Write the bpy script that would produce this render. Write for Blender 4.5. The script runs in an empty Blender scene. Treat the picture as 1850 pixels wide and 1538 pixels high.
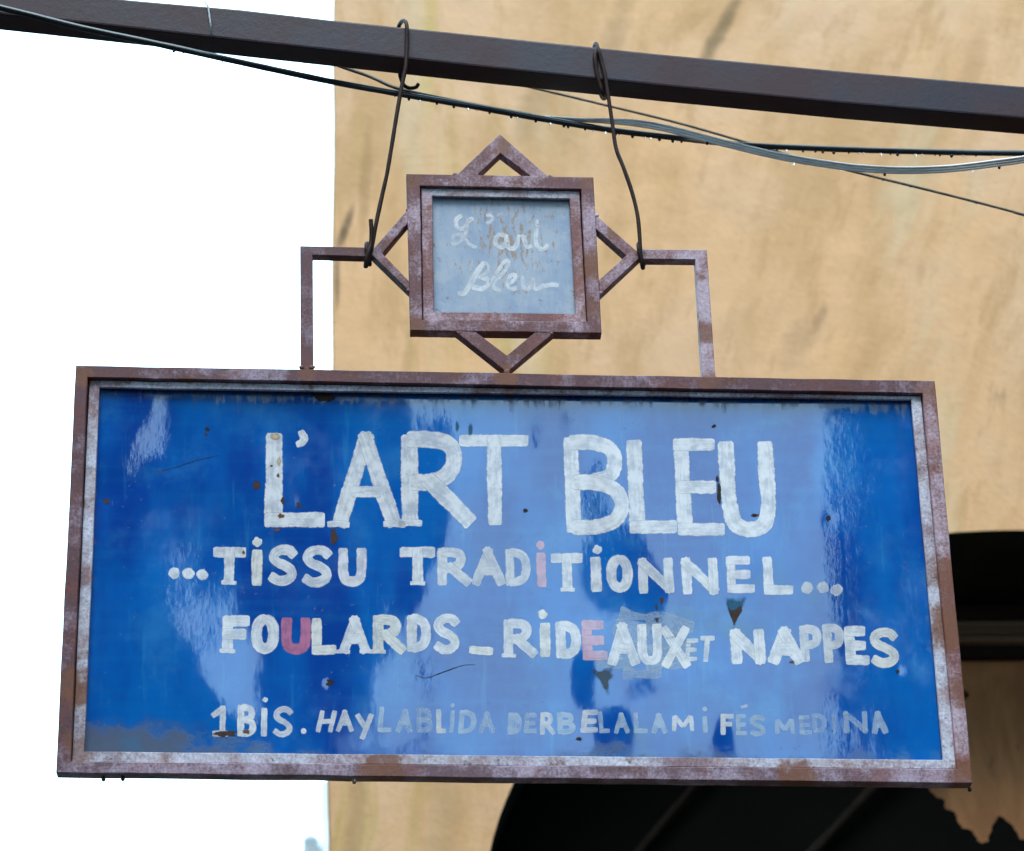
import bpy, bmesh, math, random
import numpy as np
from mathutils import Vector, Matrix, noise as mnoise
from mathutils.geometry import tessellate_polygon

random.seed(7)
rad = math.radians
scene = bpy.context.scene

# ------------------------------------------------------------------ camera
# the world's axes are the hanging sign's axes: X along it, Y away from the viewer, Z up
FPX, CX, CY = 5000.0, 925.0, 769.0
ROT = Matrix(((0.998622, -0.000613, -0.052472), (-0.047991, -0.415162, -0.908481), (-0.021228, 0.909747, -0.414619)))
CAM = Vector((0, 0, 1.55))
YS = 3.768            # plane of the sign's front face
cam_data = bpy.data.cameras.new('camera'); cam = bpy.data.objects.new('camera', cam_data)
scene.collection.objects.link(cam); scene.camera = cam
cam_data.sensor_width = 36; cam_data.lens = FPX / 1850 * 36
cam_data.clip_end = 3000; cam_data.clip_start = 0.05
m4 = ROT.to_4x4(); m4.translation = CAM; cam.matrix_world = m4
cam_data.dof.use_dof = True; cam_data.dof.focus_distance = 4.16; cam_data.dof.aperture_fstop = 7.0

# ------------------------------------------------------------------ sky, sun, exposure
world = bpy.data.worlds.new('World'); scene.world = world; world.use_nodes = True
wn = world.node_tree; wn.nodes.clear()
SUN_EL, SUN_ROT = 58, 200
sky = wn.nodes.new('ShaderNodeTexSky'); sky.sky_type = 'NISHITA'; sky.sun_disc = False
sky.sun_elevation = rad(SUN_EL); sky.sun_rotation = rad(SUN_ROT); sky.air_density = 1; sky.dust_density = 3
cl = wn.nodes.new('ShaderNodeMixRGB'); cl.inputs[0].default_value = .82; cl.inputs[2].default_value = (5.4, 8.9, 10.9, 1)
bg = wn.nodes.new('ShaderNodeBackground'); bg.inputs[1].default_value = .10
wo = wn.nodes.new('ShaderNodeOutputWorld')
wn.links.new(sky.outputs[0], cl.inputs[1]); wn.links.new(cl.outputs[0], bg.inputs[0]); wn.links.new(bg.outputs[0], wo.inputs[0])
sun_d = bpy.data.lights.new('sun', 'SUN'); sun_d.energy = .5; sun_d.angle = rad(40); sun_d.color = (1, .97, .92)
sun = bpy.data.objects.new('sun', sun_d); scene.collection.objects.link(sun)
# Nishita: rotation 0 has the sun towards +Y and turns clockwise seen from above
sd = Vector((math.sin(rad(SUN_ROT)) * math.cos(rad(SUN_EL)), math.cos(rad(SUN_ROT)) * math.cos(rad(SUN_EL)), math.sin(rad(SUN_EL))))
sun.rotation_euler = sd.to_track_quat('Z', 'Y').to_euler()
vs = scene.view_settings; vs.view_transform = 'Standard'; vs.look = 'None'; vs.gamma = 1; vs.use_curve_mapping = False
vs.exposure = 2.38

# ------------------------------------------------------------------ helpers
def px(x, y, Y):
    """the world point at depth Y that the photograph shows at pixel x, y"""
    d = ROT @ Vector(((x - CX) / FPX, -(y - CY) / FPX, -1))
    return CAM + d * ((Y - CAM.y) / d.y)

def tag(o, label=None, cat=None, group=None, kind=None):
    if label: o['label'] = label
    if cat: o['category'] = cat
    if group: o['group'] = group
    if kind: o['kind'] = kind
    return o

def link(name, me, mat=None, parent=None):
    o = bpy.data.objects.new(name, me); scene.collection.objects.link(o)
    if mat is not None: me.materials.append(mat)
    if parent is not None:
        o.parent = parent
        o.matrix_parent_inverse = Matrix.Translation(-parent.location)
    return o

def empty(name, loc, label, cat, group=None):
    o = bpy.data.objects.new(name, None); scene.collection.objects.link(o)
    o.location = loc; o.empty_display_size = .05
    return tag(o, label, cat, group)

def finish(name, bm, mat, parent=None, smooth=False, bevel=0, segs=1, keep=()):
    bmesh.ops.recalc_face_normals(bm, faces=bm.faces)
    if bevel:
        es = [e for e in bm.edges if len(e.link_faces) == 2 and e.calc_face_angle(0) > .5 and not any(f in keep for f in e.link_faces)]
        bmesh.ops.bevel(bm, geom=es, offset=bevel, segments=segs, affect='EDGES', profile=.6)
    me = bpy.data.meshes.new(name); bm.to_mesh(me); bm.free()
    if smooth:
        for p in me.polygons: p.use_smooth = True
    return link(name, me, mat, parent)

def prism(bm, pts, y0, y1):
    """outline given in world (x, z), pushed from y0 back to y1"""
    a = [bm.verts.new((p[0], y0, p[1])) for p in pts]
    b = [bm.verts.new((p[0], y1, p[1])) for p in pts]
    if len(pts) == 4:
        bm.faces.new(a); bm.faces.new(b[::-1])
    else:       # concave outlines are tessellated properly
        for t in tessellate_polygon([[Vector((p[0], p[1], 0)) for p in pts]]):
            bm.faces.new([a[i] for i in t]); bm.faces.new([b[i] for i in t][::-1])
    n = len(pts)
    for i in range(n): bm.faces.new((a[i], a[(i + 1) % n], b[(i + 1) % n], b[i]))

def pz(pts, Y):
    return [(lambda v: (v.x, v.z))(px(x, y, Y)) for x, y in pts]

def box(bm, x0, x1, y0, y1, z0, z1):
    prism(bm, [(x0, z0), (x1, z0), (x1, z1), (x0, z1)], y0, y1)

def catmull(pts, sub=8, closed=False):
    n = len(pts); out = []
    P = [Vector(p) for p in pts]
    rng = range(n if closed else n - 1)
    for i in rng:
        if closed: p0, p1, p2, p3 = P[(i - 1) % n], P[i], P[(i + 1) % n], P[(i + 2) % n]
        else:
            p1, p2 = P[i], P[i + 1]
            p0 = P[i - 1] if i else p1 * 2 - p2
            p3 = P[i + 2] if i + 2 < n else p2 * 2 - p1
        for k in range(sub):
            t = k / sub
            out.append(.5 * ((2 * p1) + (p2 - p0) * t + (2 * p0 - 5 * p1 + 4 * p2 - p3) * t * t + (3 * p1 - p0 - 3 * p2 + p3) * t ** 3))
    if not closed: out.append(P[-1])
    return out

def tube(bm, pts, r, seg=10, cap=True, lump=0):
    rings = []; prev = None
    up = Vector((0, -1, 0))
    for i, p in enumerate(pts):
        t = (pts[min(i + 1, len(pts) - 1)] - pts[max(i - 1, 0)]).normalized()
        if prev is None:
            a = t.orthogonal().normalized()
        else:
            a = (prev - t * prev.dot(t)).normalized()
        prev = a; b = t.cross(a)
        rr = r * (1 + lump * (mnoise.noise(p * 40)))
        rings.append([bm.verts.new(p + (a * math.cos(2 * math.pi * k / seg) + b * math.sin(2 * math.pi * k / seg)) * rr) for k in range(seg)])
    for A, B in zip(rings, rings[1:]):
        for k in range(seg): bm.faces.new((A[k], A[(k + 1) % seg], B[(k + 1) % seg], B[k]))
    if cap:
        bm.faces.new(rings[0][::-1]); bm.faces.new(rings[-1])

# ------------------------------------------------------------------ node helpers
class NT:
    def __init__(s, name):
        s.m = bpy.data.materials.new(name); s.m.use_nodes = True
        s.t = s.m.node_tree; s.t.nodes.clear()
        s.out = s.t.nodes.new('ShaderNodeOutputMaterial')
        s.b = s.t.nodes.new('ShaderNodeBsdfPrincipled')
        s.t.links.new(s.b.outputs[0], s.out.inputs[0])
    def n(s, k, **kw):
        x = s.t.nodes.new(k)
        for a, v in kw.items(): setattr(x, a, v)
        return x
    def l(s, a, b): s.t.links.new(a, b)
    def coord(s, which='Object'):
        return s.n('ShaderNodeTexCoord').outputs[which]
    def mapping(s, src, scale=(1, 1, 1), rot=(0, 0, 0), loc=(0, 0, 0)):
        m = s.n('ShaderNodeMapping'); s.l(src, m.inputs[0])
        m.inputs['Scale'].default_value = scale; m.inputs['Rotation'].default_value = rot; m.inputs['Location'].default_value = loc
        return m.outputs[0]
    def noise(s, src, scale, detail=4, rough=.55, dist=0, color=False):
        x = s.n('ShaderNodeTexNoise'); s.l(src, x.inputs['Vector'])
        x.inputs['Scale'].default_value = scale; x.inputs['Detail'].default_value = detail
        x.inputs['Roughness'].default_value = rough; x.inputs['Distortion'].default_value = dist
        return x.outputs['Color' if color else 'Fac']
    def ramp(s, src, a, b, va=0, vb=1, smooth=True):
        x = s.n('ShaderNodeMapRange'); s.l(src, x.inputs[0])
        x.interpolation_type = 'SMOOTHSTEP' if smooth else 'LINEAR'
        for k, v in zip((1, 2, 3, 4), (a, b, va, vb)): x.inputs[k].default_value = v
        return x.outputs[0]
    def math(s, op, a, b=None, c=None, clamp=False):
        x = s.n('ShaderNodeMath', operation=op, use_clamp=clamp)
        for i, v in enumerate((a, b, c)):
            if v is None: continue
            if isinstance(v, (int, float)): x.inputs[i].default_value = v
            else: s.l(v, x.inputs[i])
        return x.outputs[0]
    def mix(s, fac, a, b, mode='MIX'):
        x = s.n('ShaderNodeMixRGB', blend_type=mode)
        for i, v in enumerate((fac, a, b)):
            if isinstance(v, (int, float)): x.inputs[i].default_value = v
            elif isinstance(v, tuple): x.inputs[i].default_value = (*v, 1)
            else: s.l(v, x.inputs[i])
        return x.outputs[0]
    def sep(s, src):
        x = s.n('ShaderNodeSeparateXYZ'); s.l(src, x.inputs[0]); return x.outputs
    def comb(s, x_, y_, z_):
        x = s.n('ShaderNodeCombineXYZ')
        for i, v in enumerate((x_, y_, z_)):
            if isinstance(v, (int, float)): x.inputs[i].default_value = v
            else: s.l(v, x.inputs[i])
        return x.outputs[0]
    def bump(s, h, strength=.3, dist=.001, nrm=None):
        x = s.n('ShaderNodeBump'); s.l(h, x.inputs['Height'])
        x.inputs['Strength'].default_value = strength; x.inputs['Distance'].default_value = dist
        if nrm is not None: s.l(nrm, x.inputs['Normal'])
        return x.outputs[0]
    def set(s, **kw):
        names = dict(col='Base Color', rough='Roughness', nrm='Normal', metal='Metallic', ior='IOR', alpha='Alpha', spec='Specular IOR Level', trans='Transmission Weight', coat='Coat Weight', coatr='Coat Roughness', emis='Emission Color', emiss='Emission Strength')
        for k, v in kw.items():
            i = s.b.inputs[names[k]]
            if isinstance(v, (int, float)): i.default_value = v
            elif isinstance(v, tuple): i.default_value = (*v, 1)
            else: s.l(v, i)
        return s.m

def mat_plain(name, col, rough=.7, var=.25, scale=8, bump=0, **kw):
    t = NT(name); c = t.coord()
    n = t.noise(c, scale, 6)
    n2 = t.ramp(n, .3, .7, 1 - var, 1 + var)
    cc = t.mix(1, col, t.comb(n2, n2, n2), 'MULTIPLY')
    t.set(col=cc, rough=rough, **kw)
    if bump: t.set(nrm=t.bump(t.noise(c, scale * 4, 5), .6, bump))
    return t.m

def mat_rust(name, pale, mauve, rust, pale_amt=.5, rust_amt=.3, seed=0.0, dark_amt=.25):
    """weathered oxide paint: soft pale bloom over mauve brown, rubbed streaks, rust and soot coming through"""
    t = NT(name); c = t.mapping(t.coord(), loc=(seed, seed * 1.7, -seed))
    big = t.noise(c, 9, 4, .55, .3)
    mid = t.noise(t.mapping(c, loc=(1, 4, 2)), 38, 7, .72)
    fine = t.noise(c, 230, 5, .7)
    stx = t.noise(t.mapping(c, scale=(30, 60, 380)), 1, 4, .6)
    stz = t.noise(t.mapping(c, scale=(380, 60, 30)), 1, 4, .6)
    st = t.math('MAXIMUM', stx, stz)
    m = t.math('ADD', t.math('MULTIPLY', big, .50), t.math('ADD', t.math('MULTIPLY', mid, .26), t.math('ADD', t.math('MULTIPLY', fine, .12), t.math('MULTIPLY', st, .12))))
    k = .60 - .20 * pale_amt
    col = t.mix(t.ramp(m, k - .05, k + .09, 0, 1), mauve, pale)
    col = t.mix(t.ramp(t.noise(t.mapping(c, loc=(6, 4, 9)), 20, 5, .6), .45, .70, 0, .6), col, tuple((a * .65 + b * .35) * f for a, b, f in zip(mauve, rust, (1.15, .95, .85))))
    col = t.mix(t.ramp(m, k + .10, k + .16, 0, .55), col, tuple(min(.8, v * 1.25) for v in pale))
    rn = t.noise(t.mapping(c, loc=(3, 1, 2)), 30, 8, .72, .3)
    rm = t.ramp(rn, .68 - .20 * rust_amt, .80 - .20 * rust_amt)
    rcol = t.mix(t.noise(c, 190, 4), rust, tuple(v * .30 for v in rust))
    col = t.mix(t.math('MULTIPLY', rm, .85), col, rcol)
    # rust gathered at welds, corners and where the paint has failed
    xx, _, zz = t.sep(t.coord()); jn = t.math('MULTIPLY', t.math('SUBTRACT', t.noise(c, 60, 6, .75), .5), 3.2); jm = 0.0
    for (sx, sy, rr, kk) in ((1722, 1130, .05, .9), (1712, 1040, .03, .8), (1740, 1250, .03, .7), (1440, 1402, .035, .9), (690, 1390, .04, .9), (150, 680, .02, .8), (1680, 705, .03, .7), (1745, 1402, .03, .8),
                             (556, 674, .018, .7), (915, 678, .022, .9), (1282, 688, .02, .7), (1065, 328, .02, .7), (745, 328, .016, .6), (1072, 480, .03, .9), (1072, 560, .02, .6), (752, 590, .022, .8), (910, 262, .02, .8), (142, 1240, .035, .9), (142, 1350, .03, .7), (1275, 600, .022, .8), (1110, 420, .016, .7)):
        p_ = px(sx, sy, YS)
        d_ = t.math('ADD', t.math('POWER', t.math('DIVIDE', t.math('SUBTRACT', xx, p_.x), rr), 2), t.math('POWER', t.math('DIVIDE', t.math('SUBTRACT', zz, p_.z), rr), 2))
        jm = t.math('MAXIMUM', jm, t.ramp(t.math('ADD', d_, jn), 1.1, .2, 0, kk))
    col = t.mix(jm, col, t.mix(fine, (.30, .10, .04), (.075, .032, .024)))
    dn = t.noise(t.mapping(c, loc=(7, 5, 1)), 85, 8, .75)
    dm = t.ramp(dn, .70 - .2 * dark_amt, .76 - .2 * dark_amt)
    col = t.mix(t.math('MULTIPLY', dm, .75), col, (.04, .024, .026))
    gr = t.ramp(fine, .3, .7, .72, 1.22)
    col = t.mix(1, col, t.comb(gr, gr, gr), 'MULTIPLY')
    h = t.math('ADD', t.math('MULTIPLY', fine, .6), t.math('MULTIPLY', mid, .8))
    h = t.math('SUBTRACT', h, t.math('MULTIPLY', rm, .3))
    t.set(col=col, rough=t.ramp(fine, .3, .7, .45, .7), nrm=t.bump(h, .7, .0010), spec=.35)
    return t.m

OUTER = mat_rust('weathered_mauve_paint', (.32, .235, .31), (.110, .042, .050), (.21, .062, .028), .34, .66, 0, .35)
OUTER2 = mat_rust('weathered_lilac_paint', (.47, .35, .42), (.195, .075, .072), (.28, .095, .045), .56, .74, 3.1, .3)
INNER = mat_rust('weathered_pale_paint', (.53, .51, .60), (.25, .165, .19), (.24, .10, .05), .74, .60, 5.7, .52)
LOWER = mat_rust('weathered_lower_paint', (.42, .32, .41), (.155, .085, .105), (.28, .080, .045), .56, .50, 8.2, .48)
STAR = mat_rust('weathered_star_paint', (.44, .31, .38), (.145, .056, .060), (.22, .070, .034), .46, .74, 11.3, .42)

#------------------------------------------------------------------ large structure
YW = YS + 3.25        # front of the tan wall

def ground():
    t = NT('wet_paving'); c = t.coord()
    v = t.n('ShaderNodeTexVoronoi'); v.feature = 'DISTANCE_TO_EDGE'; v.inputs['Scale'].default_value = 4; t.l(c, v.inputs['Vector'])
    col = t.mix(t.noise(c, 2, 5), (.020, .019, .018), (.035, .032, .03))
    col = t.mix(t.ramp(v.outputs[0], .01, .04), (.012, .011, .01), col)
    t.set(col=col, rough=.55, nrm=t.bump(v.outputs[0], .5, .02))
    bm = bmesh.new(); bmesh.ops.create_grid(bm, x_segments=2, y_segments=2, size=900)
    tag(finish('ground', bm, t.m), kind='structure')
ground()

# --- the tan building with its arched gateway
def plaster():
    t = NT('stained_tan_plaster'); c = t.coord()
    x, y, z = t.sep(c)
    # run-off streaks: upright by the corner, leaning further along the wall
    lean = t.math('MULTIPLY', t.ramp(x, .2, 1.6, 0, .32), t.math('SUBTRACT', z, 5.0))
    xs = t.math('SUBTRACT', x, lean)
    q = t.comb(xs, 0, z)
    wob = t.noise(c, 1.6, 3, color=True)
    va = t.n('ShaderNodeVectorMath', operation='MULTIPLY_ADD'); t.l(wob, va.inputs[0]); va.inputs[1].default_value = (.16, 0, .12); t.l(q, va.inputs[2])
    q = va.outputs[0]
    s1 = t.noise(t.mapping(q, scale=(4.5, 1, 1.5)), 1, 6, .62)
    s2 = t.noise(t.mapping(q, scale=(11, 1, 3.2), loc=(4, 0, 2)), 1, 6, .66)
    s3 = t.noise(t.mapping(q, scale=(8, 1, 2.2), loc=(9, 0, 5)), 1, 6, .66)
    blot = t.noise(c, 1.35, 5, .6)
    col = t.mix(t.ramp(blot, .35, .65), (.67, .375, .182), (.65, .39, .228))
    col = t.mix(t.ramp(s1, .42, .66, 0, .8), col, (.50, .275, .115))
    col = t.mix(t.ramp(s2, .52, .66, 0, .55), col, (.46, .25, .10))
    col = t.mix(t.ramp(t.noise(t.mapping(q, scale=(3.2, 1, .8), loc=(1, 0, 7)), 1, 5), .52, .68, 0, .55), col, (.60, .47, .30))
    dark = t.ramp(s3, .62, .76, 0, .5)
    col = t.mix(dark, col, (.16, .085, .03))
    # greenish seep lines near the corner
    g = t.math('MULTIPLY', t.ramp(x, .9, .1, 0, 1), t.ramp(t.noise(t.mapping(q, scale=(8, 1, .5), loc=(2, 0, 1)), 1, 4), .55, .7, 0, .6))
    col = t.mix(g, col, (.42, .30, .07))
    sp = t.noise(c, 7, 6, .7)
    col = t.mix(t.ramp(sp, .68, .76, 0, .5), col, (.20, .11, .045))
    # a few stains one can point at (photo position, half sizes in metres, lean)
    wn_ = t.math('MULTIPLY', t.math('SUBTRACT', t.noise(c, 14, 5, .7), .5), 1.7)
    for (sx_, sy_, rw, rh, ln, k_, cc) in ((1298, 62, .030, .16, .50, .75, (.13, .085, .035)), (1112, 60, .045, .16, .30, .5, (.30, .17, .07)), (624, 412, .016, .085, .28, .85, (.10, .06, .03)),
                                      (609, 500, .010, .12, 0, .7, (.12, .07, .03)), (775, 90, .03, .30, .05, .45, (.46, .34, .06)), (660, 330, .02, .22, .05, .5, (.28, .15, .05)), (1480, 575, .02, .05, .4, .5, (.24, .13, .06)),
                                      (1440, 620, .06, .10, .5, .4, (.36, .20, .09)), (1760, 110, .04, .16, .3, .4, (.36, .19, .07)), (960, 200, .05, .12, .3, .35, (.30, .19, .10)), (735, 660, .02, .10, .1, .45, (.30, .18, .05)), (640, 1500, .03, .2, .1, .5, (.32, .20, .08)), (800, 1480, .05, .2, .1, .35, (.36, .24, .12))):
        p_ = px(sx_, sy_, YW)
        dz_ = t.math('SUBTRACT', z, p_.z)
        dx_ = t.math('SUBTRACT', t.math('SUBTRACT', x, p_.x), t.math('MULTIPLY', dz_, ln))
        d_ = t.math('ADD', t.math('POWER', t.math('ABSOLUTE', t.math('DIVIDE', dx_, rw)), 2), t.math('POWER', t.math('ABSOLUTE', t.math('DIVIDE', dz_, rh)), 2))
        col = t.mix(t.ramp(t.math('ADD', d_, wn_), 1.3, -.2, 0, k_), col, cc)
    h = t.math('ADD', t.noise(c, 6, 6, .6), t.math('MULTIPLY', t.noise(c, 60, 4), .15))
    t.set(col=col, rough=.85, nrm=t.bump(h, .35, .02))
    return t.m
PLASTER = plaster()

A1, A2, A3 = px(885, 1538, YW), px(925, 1420, YW), px(1830, 958, YW)
# a stilted, slightly flat arch: crown A3, left haunch through A1 and A2
AX = A3.x
def ellipse():
    best = None
    for ib in range(60, 400):
        b_ = ib * .01; zc = A3.z - b_
        q1, q2 = 1 - ((A1.z - zc) / b_) ** 2, 1 - ((A2.z - zc) / b_) ** 2
        if q1 <= 0 or q2 <= 0: continue
        a1, a2 = (AX - A1.x) / math.sqrt(q1), (AX - A2.x) / math.sqrt(q2)
        if best is None or abs(a1 - a2) < best[0]: best = (abs(a1 - a2), (a1 + a2) / 2, b_, zc)
    return best[1:]
AR, AB, AZ = ellipse()
print('arch', AX, AZ, AR, AB)
def half(z):
    return AR if z <= AZ else AR * math.sqrt(max(.0001, 1 - ((z - AZ) / AB) ** 2))
XC = px(601, 769, YW).x     # the wall's corner
YB = YW + .52

def tan_building():
    b = empty('tan_building', (XC, YW, 0), 'tall tan plaster house with brown run-off stains behind the hanging signs', 'building')
    bm = bmesh.new()
    ZT = 14.0
    XR_ = AX + AR + 3.0
    # front face with the arch cut out, as columns of quads; the corner edge wanders a little
    N = 64
    arc = [(AX - AR * math.cos(math.pi * k / N), AZ + AB * math.sin(math.pi * k / N)) for k in range(N + 1)]
    front = []
    zs = [ZT * k / 90 for k in range(91)]
    edge = [(XC + .012 * mnoise.noise(Vector((0, 0, z * 1.7))) + .005 * mnoise.noise(Vector((3, 0, z * 6))), z) for z in zs]
    # left strip
    def V(x, z, y=YW): return bm.verts.new((x, y, z))
    lft = [V(x, z) for x, z in edge]
    mid = [V(AX - AR, z) for x, z in edge]
    for i in range(90): bm.faces.new((lft[i], mid[i], mid[i + 1], lft[i + 1]))
    # above the arch
    top = [V(x, ZT) for x, z in arc]; low = [V(x, z) for x, z in arc]
    for i in range(N): bm.faces.new((low[i], low[i + 1], top[i + 1], top[i]))
    # right strip
    bm.faces.new((V(AX + AR, 0), V(XR_, 0), V(XR_, ZT), V(AX + AR, ZT)))
    # left flank, going back, with the arris rounded a little
    arr = [V(v.co.x - .006, v.co.z, YW + .02) for v in lft]
    back = [V(v.co.x - .006, v.co.z, YW + 8) for v in lft]
    for i in range(90):
        bm.faces.new((lft[i + 1], arr[i + 1], arr[i], lft[i]))
        bm.faces.new((arr[i + 1], back[i + 1], back[i], arr[i]))
    bm.faces.new((V(XR_, ZT), V(XC, ZT), V(XC, ZT, YW + 8), V(XR_, ZT, YW + 8)))
    finish('wall', bm, PLASTER, b)
    # the arch's soffit and jambs, their shade put into a near-black plaster colour
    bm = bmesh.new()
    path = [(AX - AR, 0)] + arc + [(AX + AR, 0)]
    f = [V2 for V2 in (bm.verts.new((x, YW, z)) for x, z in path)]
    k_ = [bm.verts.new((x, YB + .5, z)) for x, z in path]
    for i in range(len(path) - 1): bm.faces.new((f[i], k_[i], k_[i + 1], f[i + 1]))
    finish('arch_soffit', bm, mat_plain('arch_shade_plaster', (.015, .018, .015), .9, .35, 5, .01, spec=.1), b, smooth=True)
    return b
TB = tan_building()

# woodwork filling the head of the gateway
def wood(name, a, bcol, stain, sx=1.0):
    t = NT(name); c = t.coord()
    g = t.noise(t.mapping(c, scale=(12 * sx, 12, 3.5)), 1, 7, .65, .5)
    col = t.mix(t.ramp(g, .35, .65), a, bcol)
    s = t.noise(t.mapping(c, scale=(15, 10, 3)), 1, 5, .65)
    col = t.mix(t.ramp(s, .6, .70, 0, .9), col, stain)
    t.set(col=col, rough=.7, nrm=t.bump(g, .4, .003))
    return t.m
PANELW = wood('stained_pale_board', (.58, .235, .080), (.40, .150, .048), (.07, .03, .015))
def dwood(name, col):
    t = NT(name); c = t.coord()
    g = t.noise(t.mapping(c, scale=(1.5, 30, 60)), 1, 5, .6)
    t.set(col=t.mix(g, col, tuple(v * .45 for v in col)), rough=.8, spec=.15, nrm=t.bump(g, .3, .003))
    return t.m
GL = AX - AR + .02; GR = AX + AR - .02
def zat(y, Y, x=1790): return px(x, y, Y).z
for nm, ya, yb_, Yf, col, lab in (
        ('top_rail', 1092, 1122, YB + .02, (.055, .032, .02), None),
        ('moulding', 1121, 1132, YB + .0, (.32, .20, .125), 'paler moulding strip'),
        ('moulding', 1133, 1146, YB + .006, (.28, .17, .105), 'paler moulding strip'),
        ('moulding', 1147, 1159, YB - .004, (.32, .20, .125), 'paler moulding strip'),
        ('gap_shade_rail', 1160, 1186, YB + .03, (.030, .018, .012), None)):  # last strip is near-black to stand in for the shaded gap above the boards
    bm = bmesh.new(); za, zb = zat(ya, Yf), zat(yb_, Yf)
    hw = half(za) - .01
    box(bm, AX - hw, AX + hw, Yf, Yf + .06, zb, za)
    o = finish(nm, bm, dwood('dark_gate_wood_' + str(ya), col), TB, bevel=.004)
    if lab: tag(o, lab)
# near-black sheet standing in for the unlit recess behind the mouldings
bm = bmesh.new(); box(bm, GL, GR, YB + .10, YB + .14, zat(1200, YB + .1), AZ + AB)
finish('recess_shade', bm, mat_plain('recess_shade_black', (.006, .005, .004), .9, spec=.05), TB)
# near-black boarding added behind the passage to shut out the sky
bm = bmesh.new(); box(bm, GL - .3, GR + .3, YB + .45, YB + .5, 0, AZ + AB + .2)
finish('back_boarding', bm, mat_plain('near_black_boarding', (.012, .009, .007), .9, spec=.05), TB)
# tall boards under the dark strip
zt = zat(1180, YB + .07)
xb = GL; i = 0
BW = 1.15
k0 = 0
while xb < GR:
    w = BW * random.uniform(.95, 1.05)
    bm = bmesh.new(); box(bm, xb + .003, min(xb + w, GR), YB + .07 + random.uniform(0, .006), YB + .095, .0, zt)
    finish('board', bm, PANELW, TB, bevel=.003)
    xb += w

# --- torn black awning in the gateway, its sheet standing in for the dark passage, and the poles behind its edge
YA = YW + .30
def awning():
    t = NT('black_awning_cloth'); c = t.coord()
    t.set(col=t.mix(t.noise(c, 6, 5), (.003, .0032, .003), (.006, .0055, .005)), rough=1.0, spec=0.0, nrm=t.bump(t.noise(c, 14, 5), .5, .01))
    ed = [(1180, 1222), (1330, 1250), (1470, 1296), (1560, 1340), (1610, 1372), (1640, 1398), (1668, 1412), (1680, 1428), (1691, 1440), (1706, 1445), (1708, 1460), (1721, 1466), (1729, 1474), (1733, 1488), (1738, 1496),
          (1751, 1498), (1759, 1502), (1763, 1512), (1767, 1519), (1772, 1523), (1787, 1521), (1789, 1505), (1793, 1493), (1799, 1482), (1806, 1474),
          (1815, 1479), (1827, 1489), (1834, 1500), (1842, 1515), (1851, 1517), (1875, 1540), (1890, 1590), (1960, 1700), (2000, 1900)]
    ed2 = []
    for a, b_ in zip(ed, ed[1:]):
        ed2.append(a)
        for k in (1, 2):
            f = k / 3; ed2.append((a[0] + (b_[0] - a[0]) * f + random.uniform(-2, 2), a[1] + (b_[1] - a[1]) * f + random.uniform(-2, 2)))
    pts = pz(ed2, YA)
    # hangs from the arch's left haunch to its torn right edge
    poly = pts + [(pts[-1][0], .9), (GL, .9)]
    n = 14
    for k in range(n + 1):
        z = .9 + (pts[0][1] - .9) * k / n
        x = AX - half(z) + .004
        if k: poly.append((x, z))
    bm = bmesh.new(); prism(bm, poly, YA, YA + .012)
    tag(finish('torn_awning', bm, t.m), 'black torn awning cloth with jagged right edge, standing in for the dark passage', 'awning')
awning()
PW = mat_plain('dark_pole_wood', (.009, .006, .004), .9, .4, 12, spec=.1)
for (a, b_, r, lab) in (((1606, 1395), (1450, 1560), .016, 'thick slanting pole before the black awning, under the sign\'s right half'),
                        ((1275, 1395), (1120, 1580), .012, 'thin slanting pole before the black awning, under the sign\'s centre')):
    p0, p1 = px(*a, YA - .04), px(*b_, YA - .02)
    d = (p1 - p0)
    bm = bmesh.new(); tube(bm, [p0 + d * (k / 12 * 3.2 - .9) for k in range(13)], r, 8, lump=.25)
    tag(finish('pole', bm, PW, smooth=True), lab, 'pole', 'slanting poles under the arch')

# --- pale house far to the left, only a sliver past the tan corner
YH = YS + 12
def pale_house():
    b = empty('pale_house', (px(590, 1500, YH).x, YH, 0), 'distant whitewashed house, a sliver left of the tan wall', 'building')
    white = mat_plain('whitewash', (.72, .76, .78), .8, .1, 3, .01)
    grey = mat_plain('grey_render', (.30, .33, .35), .8, .25, 6, .01)
    x0, x1 = px(578, 1460, YH).x, px(620, 1460, YH).x + 2
    bm = bmesh.new(); box(bm, x0, x1, YH, YH + 5, 0, px(590, 1407, YH).z)
    finish('wall', bm, white, b, bevel=.02)
    x2 = px(547, 1520, YH).x
    bm = bmesh.new(); box(bm, x2, x0 - .003, YH - .1, YH + 4, 0, px(560, 1513, YH).z)
    finish('parapet', bm, grey, b, bevel=.03)
pale_house()

# --- the alley's other side, behind the viewer: what the blue enamel mirrors
YE = -7.0
XL_, XR2 = 0.227, 2.657
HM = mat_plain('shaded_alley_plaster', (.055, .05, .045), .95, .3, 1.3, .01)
def house(x0, x1, y0, y1, h, label, splay=(0, 0)):
    b = empty('alley_house', ((x0 + x1) / 2, (y0 + y1) / 2, 0), label, 'building', 'houses behind the viewer mirrored in the sign')
    bm = bmesh.new(); box(bm, x0, x1, y0, y1, 0, h)
    for v in bm.verts:      # inner walls splayed to stay out of the mirrored sky strip
        if v.co.y < y1 - .01: v.co.x += splay[0] if v.co.x < (x0 + x1) / 2 else splay[1]
    finish('wall', bm, HM, b, bevel=.02)
    wm = bpy.data.materials.get('alley_window') or mat_plain('alley_window', (.03, .03, .035), .3)
    for wx in (x0 + (x1 - x0) * .3, x0 + (x1 - x0) * .7):
        for wz in (3.2, 6.2):
            bm = bmesh.new(); box(bm, wx - .45, wx + .45, y1 + .003, y1 + .05, wz, wz + 1.1); finish('window', bm, wm, b, bevel=.01)
house(-7.0, XL_, YE - 6, YE, 14, 'tall plaster house behind the viewer, left of the mirrored alley', (0, -1.6))
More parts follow.
